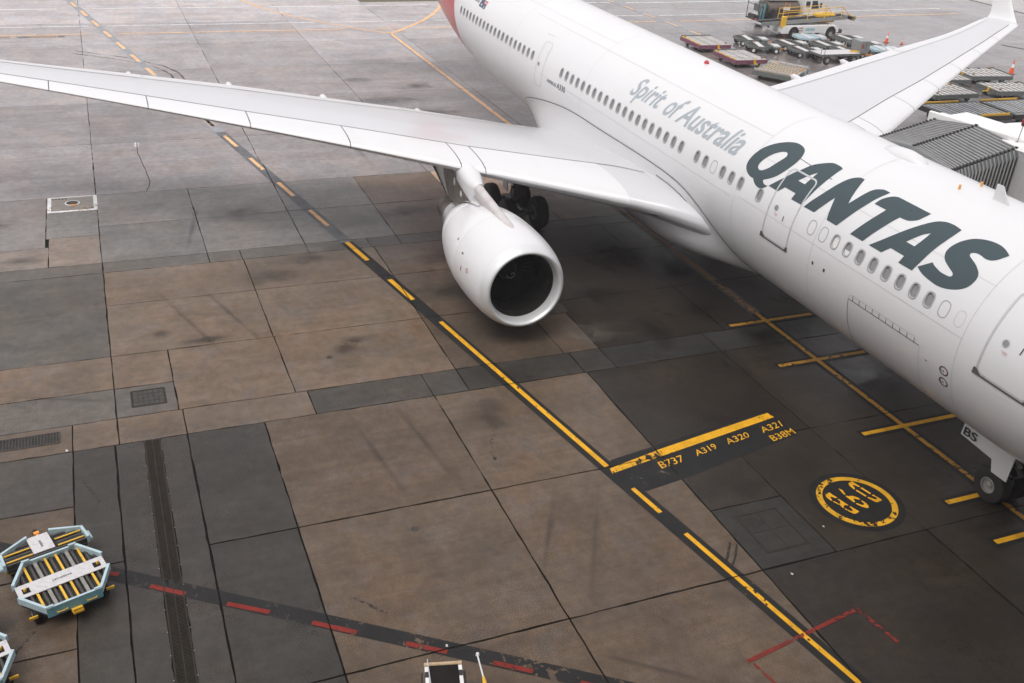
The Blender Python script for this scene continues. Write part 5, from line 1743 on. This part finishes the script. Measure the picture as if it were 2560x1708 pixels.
    put('tow_bar', MB().bar((1.7, -.05, .32), (2.15, -.05, .3), .06, .05).box((2.12, -.05, .31), (.1, .12, .06)), M_ORNG, d)
    return d
DH = R(16.7)
cd_a = container_dolly((10.43, 23.57, 0), DH, 'pale blue octagonal container dolly on the red dashed line beside the slot drain')
place_copy(cd_a, (8.38, 25.44, 0), DH, 'pale blue container dolly cut off by the bottom left corner of the view')

# small dark dollies far off
def far_dolly(loc, rz, label, deck, frame):
    d = thing('parked_dolly', label, 'baggage dolly', loc, rz, 'small dollies parked beyond the far wing')
    H0 = .5
    put('deck', MB().prism([(x_ * 1.05, y_ * 1.05) for x_, y_ in OCT], H0 - .08, H0 + .02), deck, d)
    sl = MB()
    for i in range(9):
        y = -.8 + i * .2
        m_ = .85 if abs(y) < .56 else .85 - (abs(y) - .56) * 1.5
        sl.bar((-m_, y, H0 + .03), (m_, y, H0 + .03), .07, .03)
    put('deck_slats', sl, M_ROLL if deck is M_GDECK else frame, d)
    beam = beam_loop(MB(), [(x_ * 1.06, y_ * 1.06) for x_, y_ in OCT], H0 - .1, H0 + .07, .07)
    put('deck_frame', beam, frame, d)
    put('tread_plate', MB().box((0, 0, H0 + .06), (.42, 1.8, .03)), M_TREAD, d)
    put('stop_block', MB().box((-.1, .86, H0 + .1), (.16, .12, .06)), M_BRASS, d)
    put('front_section', MB().prism([(1.0, .82), (1.42, .82), (1.74, .24), (1.74, -.24), (1.42, -.82), (1.0, -.82)], H0 - .1, H0 + .02), frame, d)
    put('front_plate', MB().box((1.38, 0, H0 + .045), (.56, 1.0, .03)), M_TREAD, d)
    put('chassis', MB().bar((-.8, .25, .34), (1.6, .25, .34), .08, .12).bar((-.8, -.25, .34), (1.6, -.25, .34), .08, .12), M_CHAS, d)
    put('tow_bar', MB().bar((1.7, 0, .3), (2.3, 0, .28), .06, .05), M_ORNG, d)
    for x_ in (-.55, 1.25):
        for sy_ in (1, -1):
            small_wheel(d, (x_, sy_ * .72, .24), .24, .14, M_WMARK)
    return d
HB = R(-94)
fd = far_dolly((57.9, -29.95, 0), HB, 'dark dolly with a white stripe right behind the one with bright white wheels', M_GDECK, M_GFRAME)
for (x_, y_, r, lb) in ((59.85, -27.5, -104, 'dark dolly nearest the purple pallet trailers, back one of that pair'),
                        (57.45, -26.95, -108, 'dark dolly with two bright white wheels, just behind the purple pallet trailers'),
                        (59.1, -36.6, -93, 'dark dolly with white stripe in the back row, right of the blue one'),
                        (57.2, -32.95, -94, 'dark dolly with a white stripe in the middle of the parked group'),
                        (57.0, -36.6, -93, 'dark dolly in the middle row next to the traffic cone'),
                        (55.6, -29.7, -96, 'dark dolly standing in front of the group, left of the flat cart'),
                        (55.0, -33.3, -94, 'dark dolly partly hidden behind the flat cart')):
    place_copy(fd, (x_, y_, 0), R(r), lb)
fb = far_dolly((59.85, -33.3, 0), HB, 'pale blue dolly parked against the white belt loader', M_SKY, M_SKY)
place_copy(fb, (55.0, -36.9, 0), R(-93), 'pale blue dolly just above the far wing, right end of the group')

# ------------------------------------------------------------------ pallet trailers
def pallet_trailer(loc, rz, label, frame, deckm, L=3.2, Wd=2.65, H0=.55, blocks=M_YELP, group='pallet trailers', bars=False):
    d = thing('pallet_trailer', label, 'pallet trailer', loc, rz, group)
    put('side_frame', beam_loop(MB(), [(L / 2, Wd / 2), (L / 2, -Wd / 2), (-L / 2, -Wd / 2), (-L / 2, Wd / 2)], H0 - .26, H0 + .02, .09), frame, d)
    put('deck', MB().box((0, 0, H0 - .06), (L - .1, Wd - .1, .08)), M_CHAS, d)
    n = 8
    for i in range(n):
        x_ = -L / 2 + .2 + i * (L - .4) / (n - 1)
        if bars:
            put('deck_slat', MB().box((x_, 0, H0 + .01), (.2, Wd - .2, .06)), deckm, d)
        else:
            for j in range(3):
                y = -Wd / 3 + j * Wd / 3
                put('deck_slat', MB().box((x_ + .04 * (j % 2), y, H0 + .01), (.26, Wd / 3 - .1, .05)), deckm, d)
    for i in range(4):
        x_ = -L / 2 + .35 + i * (L - .7) / 3
        put('edge_block', MB().box((x_, Wd / 2 - .06, H0 + .05), (.42, .12, .07)), blocks, d)
    put('end_rail', MB().bar((L / 2 - .04, -Wd / 2, H0 + .1), (L / 2 - .04, Wd / 2, H0 + .1), .05, .07), M_GFRAME, d)
    for (x_, y) in ((L / 2 - .3, Wd / 2 - .2), (-L / 2 + .3, -Wd / 2 + .3)):
        put('corner_latch', MB().box((x_, y, H0 + .1), (.12, .1, .1), .3), M_BRASS, d)
    put('tow_bar', MB().bar((-L / 2, -.2, .34), (-L / 2 - .5, -.2, .36), .08, .07).box((-L / 2 - .1, -.2, .5), (.1, .14, .28)), M_YELP, d)
    for x_ in (-L / 2 + .6, L / 2 - .6):
        for sy_ in (1, -1):
            small_wheel(d, (x_, sy_ * (Wd / 2 - .35), .22), .22, .16)
    return d
pt = pallet_trailer((59.1, -23.15, 0), R(-3), 'purple-sided pallet trailer farthest from the camera, left of the dollies', M_PURP, M_LSLAT, group='purple pallet trailers')
place_copy(pt, (54.2, -23.1, 0), R(-2), 'purple-sided pallet trailer nearest the fuselage crown')
place_copy(pt, (50.2, -33.6, 0), R(-6), 'purple pallet trailer almost hidden behind the far wing flap fairing')
# grey trailer with tan roller mats and blue end plates
gt = thing('roller_trailer', 'grey trailer with four tan roller mats just above the far wing root', 'pallet trailer', (49.55, -23.4, 0), R(-54))
put('side_frame', beam_loop(MB(), [(1.65, 1.45), (1.65, -1.45), (-1.65, -1.45), (-1.65, 1.45)], .3, .6, .1), M_GFRAME, gt)
put('deck', MB().box((0, 0, .52), (3.2, 2.8, .1)), M_LSLAT, gt)
for i in range(4):
    x_ = -1.25 + i * .83
    put('roller_mat', MB().box((x_, 0, .6), (.5, 2.6, .06)), M_TAN, gt)
    rl = MB()
    for j in range(12):
        rl.bar((x_ - .23, -1.2 + j * .218, .64), (x_ + .23, -1.2 + j * .218, .64), .05, .03)
    put('mat_rollers', rl, M_GDECK, gt)
for x_ in (-.85, .85):
    put('side_plate', MB().box((x_, -1.52, .46), (.5, .05, .22)), M_BLUEP, gt)
for x_ in (-.9, .75):
    put('latch', MB().box((x_, -1.3, .7), (.14, .12, .14)), M_ORNG, gt)
for x_ in (-1.62, 1.62):
    put('end_rail', MB().bar((x_, -1.4, .75), (x_, 1.4, .75), .06, .08), M_LSLAT, gt)
for x_ in (-1.0, 1.0):
    for sy_ in (1, -1):
        small_wheel(gt, (x_, sy_ * 1.1, .2), .2, .15)
# grey trailers right of the far wing
g1 = pallet_trailer((46.7, -39.3, 0), R(-98), 'grey slatted trailer beside the tall traffic cone, topmost of the grey ones', M_GFRAME, M_LSLAT, 3.5, 2.4, .55, M_GFRAME, 'grey slatted trailers')
place_copy(g1, (42.7, -37.8, 0), R(-98), 'grey slatted trailer at the right edge of the view, above the bridge roof')
place_copy(g1, (46.3, -34.9, 0), R(-98), 'grey slatted trailer mostly hidden by the far wing')
g3 = pallet_trailer((42.9, -32.1, 0), R(-92), 'grey slatted trailer with yellow edge blocks right beside the far wing', M_GFRAME, M_LSLAT, 3.6, 2.6, .55, simple('dull_yellow', (.5, .38, .14), .5), 'grey slatted trailers')
for tr in (g1,):
    pass
for (x_, y_, lb) in ((37.5, -28.6, 'wide low grey rack trailer with a yellow bar, nearest the bridge canopy'), (37.35, -33.5, 'wide low grey rack trailer right of the one with the yellow bar')):
    d = thing('rack_trailer', lb, 'pallet trailer', (x_, y_, 0), R(-92), 'low grey rack trailers')
    L, Wd, H0 = 4.6, 3.1, .85
    put('side_frame', beam_loop(MB(), [(L / 2, Wd / 2), (L / 2, -Wd / 2), (-L / 2, -Wd / 2), (-L / 2, Wd / 2)], H0 - .3, H0, .1), M_CHAS, d)
    put('deck', MB().box((0, 0, H0 - .06), (L - .1, Wd - .1, .08)), M_STEEL, d)
    for i in range(12):
        put('deck_slat', MB().box((-L / 2 + .3 + i * .365, 0, H0 + .02), (.2, Wd - .7, .06)), M_GALV if i % 4 == 3 else simple('pale_steel_slat', (.36, .38, .4), .4, .4, .4, 5) if i == 0 else bpy.data.materials['pale_steel_slat'], d)
    put('edge_bar', MB().bar((-.2, -Wd / 2 - .02, H0 + .1), (2.0, -Wd / 2 - .02, H0 + .1), .1, .12), M_YELP, d)
    put('edge_bar', MB().bar((-2.1, Wd / 2 + .1, H0 + .05), (.9, Wd / 2 + .1, H0 + .05), .08, .1), M_YELP, d)
    for xx in (-1.5, 1.5):
        for sy_ in (1, -1):
            small_wheel(d, (xx, sy_ * 1.2, .25), .25, .18)

# flat cart with a grey equipment box
fc = thing('flat_cart', 'flat baggage cart with pale deck and a grey box, just above the far wing', 'cart', (53.4, -31.1, 0), R(-91))
put('deck', MB().box((0, 0, .72), (3.7, 1.5, .08), bev=.015), M_TREAD, fc)
put('deck_edge', beam_loop(MB(), [(1.85, .76), (1.85, -.76), (-1.85, -.76), (-1.85, .76)], .62, .77, .05), M_GFRAME, fc)
for x_ in (-1.82, -1.5):
    put('end_rail', MB().tube([(x_, -.7, .75), (x_, -.7, 1.25), (x_, .7, 1.25), (x_, .7, .75)], .022, 6), M_GFRAME, fc)
bx2 = put('equipment_box', MB().box((2.5, .25, 1.1), (.9, 1.1, .95), bev=.03), M_STEEL, fc)
put('box_mark', MB().box((2.3, -.305, 1.2), (.14, .012, .3)), M_REDM, bx2)
put('box_panel', MB().box((2.6, -.305, 1.15), (.06, .012, .7)), M_GFRAME, bx2)
put('coiled_hose', MB().tube([(1.3, -.3, .8), (1.5, .1, .82), (1.7, -.3, .83), (1.9, .1, .8), (1.95, -.4, .8)], .05, 6), M_YELP, fc)
put('drawbar', MB().bar((1.8, 0, .55), (3.6, 0, .45), .1, .1), M_ORNG, fc)
for x_ in (-1.2, 1.25):
    put('axle', MB().tube([(x_, -.66, .33), (x_, .66, .33)], .05, 8), M_CHAS, fc)
    put('axle_bracket', MB().bar((x_, -.4, .35), (x_ + .3, -.4, .7), .08, .06).bar((x_, .4, .35), (x_ + .3, .4, .7), .08, .06), M_CHAS, fc)
    for sy_ in (1, -1):
        small_wheel(fc, (x_, sy_ * .72, .33), .33, .16)

# ------------------------------------------------------------------ traffic cones
def cone(loc, h, label):
    d = thing('traffic_cone', label, 'traffic cone', loc, 0, 'orange traffic cones')
    r = h * .17
    put('base', MB().box((0, 0, .02), (r * 2.5, r * 2.5, .04), .3, .01), M_HYD, d)
    put('body', MB().lathe([(.04, r), (h * .5, r * .58), (h * .5, r * .5), (h * .72, r * .36), (h * .72, r * .38), (h, r * .16), (h, 0)], (0, 0, 0), 'z', 20), M_CONE, d, smooth=True, angle=40)
    put('reflective_band', MB().lathe([(h * .47, r * .62), (h * .72, r * .42)], (0, 0, 0), 'z', 20), M_CWHITE, d, smooth=True)
    return d
cone((59.05, -41.1, 0), .85, 'orange cone with a white band right of the parked dollies')
cone((58.3, -42.1, 0), .5, 'smallest orange cone, farthest right of the dolly group')
cone((47.9, -43.6, 0), 1.05, 'tallest orange and white cone beside the grey trailer near the right edge')

# ------------------------------------------------------------------ belt loader beyond the dollies
bl_ = thing('belt_loader', 'white belt loader with yellow handrails parked beyond the dollies', 'belt loader', (62.2, -34.6, 0), R(-92))
ch = MB()
prof2 = [(-2.6, .45), (-2.6, 1.02), (2.7, 1.06), (3.0, .95), (3.0, .5)]
ch.add([(x_, s_ * .95, z_) for s_ in (-1, 1) for x_, z_ in prof2], [(0, 1, 2, 3, 4), (9, 8, 7, 6, 5)] + [(i, (i + 1) % 5, 5 + (i + 1) % 5, 5 + i) for i in range(5)])
put('chassis', ch, M_WTRUCK, bl_)
for x_ in (-1.45, 2.6 - .35):
    for sy_ in (1, -1):
        put('wheel_arch', MB().disc((x_, sy_ * .956, .5), .5, 24, 'y'), M_BELT, bl_)
        small_wheel(bl_, (x_, sy_ * .86, .38), .38, .24)
put('front_bumper', MB().box((3.25, 0, .55), (.5, 1.7, .3), bev=.04), M_CHAS, bl_)
put('rear_bumper', MB().box((-2.8, 0, .5), (.35, 1.6, .18), bev=.03), M_BARE, bl_)
M_LOGO = simple('teal_logo', (.2, .45, .5), .4)
for i in range(7):          # the teal word and the small dark text are blurred past reading
    put('logo_stroke', MB().box((-.3 + i * .14, -.958, .76 + .02 * (i % 2)), (.1, .008, .16 + .04 * (i % 3))), M_LOGO, bl_)
for i in range(4):
    put('text_stroke', MB().box((-.95 + i * .1, -.958, .88), (.07, .008, .09)), M_REDM, bl_)
    put('text_stroke', MB().box((-.95 + i * .1, -.958, .68), (.07, .008, .07)), M_SEAM, bl_)
cv = MB()
cA, cB = Vector((-4.4, 0, 1.12)), Vector((4.0, 0, 1.62))
for sy_ in (1, -1):
    put('conveyor_side', MB().bar((cA.x, sy_ * .48, cA.z), (cB.x, sy_ * .48, cB.z), .07, .3), M_STEEL, bl_)
put('belt', MB().bar((cA.x, 0, cA.z + .1), (cB.x, 0, cB.z + .1), .86, .05), M_BELT, bl_)
put('tail_roller', MB().tube([(cA.x, -.5, cA.z), (cA.x, .5, cA.z)], .1, 12), M_BARE, bl_)
put('head_arm', MB().bar((3.9, -.2, 1.62), (4.7, -.2, 1.58), .5, .16), M_BELT, bl_)
put('head_roller', MB().tube([(4.75, -.45, 1.52), (4.75, .35, 1.52)], .2, 16), simple('brass_roller', (.35, .27, .12), .5, .3, .4), bl_)
for sy_, xs_ in ((-.56, (-2.6, -.1, 1.6, 3.3)), (.62, (-2.2, 0, 2.4))):
    rl = MB()
    for x_ in xs_:
        zb_ = 1.12 + (x_ + 4.4) * .06
        rl.tube([(x_, sy_, zb_), (x_ + .08, sy_, zb_ + .95)], .03, 6)
    x0_, x1_ = xs_[0], xs_[-1]
    z0_, z1_ = 1.12 + (x0_ + 4.4) * .06, 1.12 + (x1_ + 4.4) * .06
    for hh in (.95, .5):
        rl.tube([(x0_, sy_, z0_ + hh), (x1_, sy_, z1_ + hh * (.95 if hh > .6 else 1)), (x1_ + .9, sy_, z1_ + .2)], .03, 6)
    put('handrail', rl, M_YELP, bl_)
put('operator_console', MB().box((-2.5, -.75, 1.35), (.4, .3, .9), bev=.03), M_YELP, bl_)
put('engine_cover', MB().box((2.2, .3, 1.5), (1.8, .9, .7), bev=.1), M_YELP, bl_)
put('driver_seat', MB().box((.6, .72, 1.3), (.5, .4, .5), bev=.05), M_BELT, bl_)
put('lift_ram', MB().tube([(1.5, .2, .9), (2.4, .2, 1.5)], .07, 8), M_BARE, bl_)

# ------------------------------------------------------------------ service truck behind it
tk = thing('service_truck', 'white-cab lavatory service truck with dark tank and blue hoses at the top edge', 'truck', (66.6, -35.75, 0), R(-93))
put('chassis', MB().bar((-3.3, .4, .75), (3.2, .4, .75), .12, .25).bar((-3.3, -.4, .75), (3.2, -.4, .75), .12, .25), M_CHAS, tk)
tkp = [(.95 * math.cos(t * math.pi / 12) * (1.02 if abs(math.cos(t * math.pi / 12)) > .7 else 1), 1.75 + .82 * math.sin(t * math.pi / 12)) for t in range(24)]
put('tank', MB().grid([[(x_, y * k, 1.75 + (z_ - 1.75) * k) for y, z_ in tkp] for x_, k in ((-2.5, .02), (-2.48, .85), (-2.4, 1), (1.1, 1), (1.18, .85), (1.2, .02))], True), M_DKMET, tk, smooth=True, angle=50)
put('tank_top', MB().box((-.6, 0, 2.6), (3.4, 1.3, .08), bev=.03), M_WTRUCK, tk)
for x_ in (-1.5, .5):
    put('tank_hatch', MB().lathe([(2.64, .26), (2.72, .26), (2.76, .1), (2.76, 0)], (x_, 0, 0), 'z', 16), M_BARE, tk)
put('side_locker', MB().box((-1.2, -1.0, 1.25), (1.3, .35, 1.1), bev=.03), M_CHAS, tk)
put('sign_plate', MB().box((-.6, -1.19, 1.9), (.75, .03, .3)), M_WMARK, tk)
lad = MB()
for x_ in (-.75, -.25):
    lad.tube([(x_, -1.12, .8), (x_, -1.12, 2.5)], .022, 6)
for i in range(6):
    lad.tube([(-.75, -1.12, .9 + i * .28), (-.25, -1.12, .9 + i * .28)], .016, 6)
put('ladder', lad, M_ORNG, tk)
put('orange_box', MB().box((-.55, -1.1, .85), (.6, .3, .35), bev=.02), M_ORNG, tk)
# cab
cabp = [(1.5, .85), (1.5, 2.75), (1.7, 2.9), (2.7, 2.92), (3.05, 2.75), (3.35, 1.8), (3.4, .9)]
nC = len(cabp)
put('cab', MB().add([(x_, s_ * 1.05, z_) for s_ in (-1, 1) for x_, z_ in cabp], [tuple(range(nC)), tuple(range(2 * nC - 1, nC - 1, -1))] + [(i, (i + 1) % nC, nC + (i + 1) % nC, nC + i) for i in range(nC)]), M_WTRUCK, tk)
for sy_ in (1, -1):
    w_ = [(2.3, 1.85), (2.32, 2.6), (2.85, 2.62), (3.2, 1.85)]
    put('door_window', MB().add([(x_, sy_ * 1.056, z_) for x_, z_ in w_], [(0, 1, 2, 3)]), M_GLASSD, tk)
    w_ = [(1.62, 2.0), (1.62, 2.55), (2.1, 2.55), (2.1, 2.0)]
    put('rear_window', MB().add([(x_, sy_ * 1.056, z_) for x_, z_ in w_], [(0, 1, 2, 3)]), M_GLASSD, tk)
    put('mirror', MB().box((3.15, sy_ * 1.3, 2.25), (.1, .2, .45), bev=.02), M_BLK, tk)
put('windscreen', MB().add([(3.075, -.92, 2.72), (3.36, -.95, 1.86), (3.36, .95, 1.86), (3.075, .92, 2.72)], [(0, 1, 2, 3)]), M_GLASSD, tk)
for x_ in (-1.9, 2.45):
    for sy_ in (1, -1):
        small_wheel(tk, (x_, sy_ * .9, .45), .45, .28)
# rear service gear and hoses
put('rear_platform', MB().box((-3.1, 0, .7), (.9, 1.9, .1)).box((-3.4, .1, .95), (.3, 1.0, .4)), M_CHAS, tk)
put('platform_post', MB().tube([(-3.5, -.9, .7), (-3.5, -.9, 2.6)], .035, 6).tube([(-3.5, .9, .7), (-3.5, .9, 2.3)], .035, 6).tube([(-3.5, -.9, 2.1), (-3.5, .9, 2.1)], .03, 6), M_CHAS, tk)
put('pump_unit', MB().box((-2.9, -.2, 1.8), (.6, 1.2, .7), bev=.05).lathe([(2.1, .2), (2.5, .2), (2.55, .1), (2.55, 0)], (-2.9, -.3, 0), 'z', 12), M_GFRAME, tk)
M_HOSE = simple('blue_service_hose', (.05, .17, .2), .45, 0, .2)
for i in range(2):
    put('hose', MB().tube([(-2.75 - .1 * i, -.8, 2.3), (-2.9 - .1 * i, -1.05, 1.8), (-3.0 - .12 * i, -1.12, .9), (-3.15 - .1 * i, -1.1, .45), (-3.3 - .1 * i, -1.08, .9), (-3.2, -.95, 1.9)], .045, 8), M_HOSE, tk, smooth=True)
put('tail_light', MB().box((-3.6, -.8, .8), (.08, .25, .15)), M_BEACON, tk)
tk.scale = (.9, 1, .88)

# ------------------------------------------------------------------ belt loader poking in at the bottom edge
nb_ = thing('conveyor_loader', 'belt loader tip with tan roller, black belt and white striped sides at the bottom edge', 'belt loader', (0, 0, 0), 0, world_built=True)
nb_.location = (2.2, 17.3, 0)
ORG[nb_.name] = Vector((2.2, 17.3, 0))
hd = R(14.0)
ex_, ey_ = Vector((math.cos(hd), -math.sin(hd))), Vector((math.sin(hd), math.cos(hd)))
T0 = Vector((5.0, 16.65))
def LP(a, b, z):
    q = T0 + ex_ * a + ey_ * b
    return (q.x, q.y, z)
HZ = 1.0
put('tip_roller', MB().tube([LP(0, -.37, HZ), LP(0, .37, HZ)], .045, 14), simple('tan_rubber_roller', (.5, .36, .22), .6, 0, .4, 12), nb_, smooth=True, angle=50)
put('belt', MB().bar(LP(-.05, 0, HZ), LP(-6.0, 0, HZ - .3), .58, .05), M_BELT, nb_)
for s_ in (1, -1):
    put('side_rail', MB().bar(LP(-.08, s_ * .33, HZ - .02), LP(-6.0, s_ * .33, HZ - .32), .07, .12), M_WMARK, nb_)
    for i in range(6):
        put('black_stripe', MB().bar(LP(-.2 - i * .36, s_ * .33, HZ - .028 - i * .018), LP(-.34 - i * .36, s_ * .33, HZ - .035 - i * .018), .074, .124), M_BLK, nb_)
    put('cable', MB().tube([LP(-.1, s_ * .42, HZ - .12), LP(-.8, s_ * .43, HZ - .2), LP(-2.2, s_ * .41, HZ - .22)], .02, 6), M_HYD, nb_)
put('guide_rod', MB().tube([LP(.12, .3, HZ + .03), LP(-1.6, .24, HZ + .1)], .014, 8).lathe([(0, .03), (.04, .03)], LP(.12, .3, HZ), 'z', 8), M_BARE, nb_)
put('hand_rail', MB().tube([(4.98, 15.93, 1.02), (4.37, 16.02, 1.0), (2.6, 16.3, .9)], .016, 8), M_WMARK, nb_)
put('rail_tip', MB().lathe([(0, .04), (.05, .03), (.07, 0)], (5.0, 15.92, 1.0), 'z', 10), M_WMARK, nb_)
put('rail_grip', MB().tube([(4.42, 16.01, 1.0), (4.2, 16.05, .99)], [.03, .05], 10), M_YELP, nb_)
put('chassis', MB().box((LP(-3.6, 0, 0)[0], LP(-3.6, 0, 0)[1], .5), (3.4, 1.3, .4), -hd, .05), M_WTRUCK, nb_)
for a in (-2.5, -4.8):
    for s_ in (1, -1):
        q = LP(a, s_ * .6, .3)
        put('wheel', MB().lathe([(-.1, .15), (-.1, .26), (-.06, .3), (.06, .3), (.1, .26), (.1, .15)], q, 'y', 20), M_RUB, nb_, smooth=True, angle=40)

# ------------------------------------------------------------------ litter
for (x_, y_, s_, lb) in ((16.23, 23.47, .11, 'scrap of white paper left of the slot drain, near the gully grate'),
                         (5.86, 7.44, .08, 'scrap of white paper below the double pit cover'),
                         (7.12, 5.53, .08, 'crumpled pale scrap between the pit cover and the yellow roundel'),
                         (6.35, 16.08, .08, 'white scrap beside a red dash near the belt loader tip')):
    mb = MB()
    n = 9
    random.seed(int(x_ * 100))
    s_ *= .6
    ring = [(x_ + s_ * random.uniform(.5, 1.1) * math.cos(2 * math.pi * i / n), y_ + s_ * random.uniform(.4, .8) * math.sin(2 * math.pi * i / n), random.uniform(.008, .018)) for i in range(n)]
    mb.add([(x_, y_, .02)] + ring, [(0, 1 + i, 1 + (i + 1) % n) for i in range(n)])
    o = put('paper_scrap', mb, M_LSLAT)
    o['label'] = lb
    o['category'] = 'litter'

# ------------------------------------------------------------------ damp air over the apron
hm = bpy.data.materials.new('damp_air')
hm.use_nodes = True
hm.node_tree.nodes.clear()
ho = hm.node_tree.nodes.new('ShaderNodeOutputMaterial')
hv = hm.node_tree.nodes.new('ShaderNodeVolumePrincipled')
hv.inputs['Color'].default_value = (.97, .95, .97, 1)
hv.inputs['Density'].default_value = .0008
hv.inputs['Anisotropy'].default_value = .2
hm.node_tree.links.new(hv.outputs[0], ho.inputs['Volume'])
put('haze', MB().box((475, -50, 12.0), (1460, 1520, 26.5)), hm, kind='stuff')
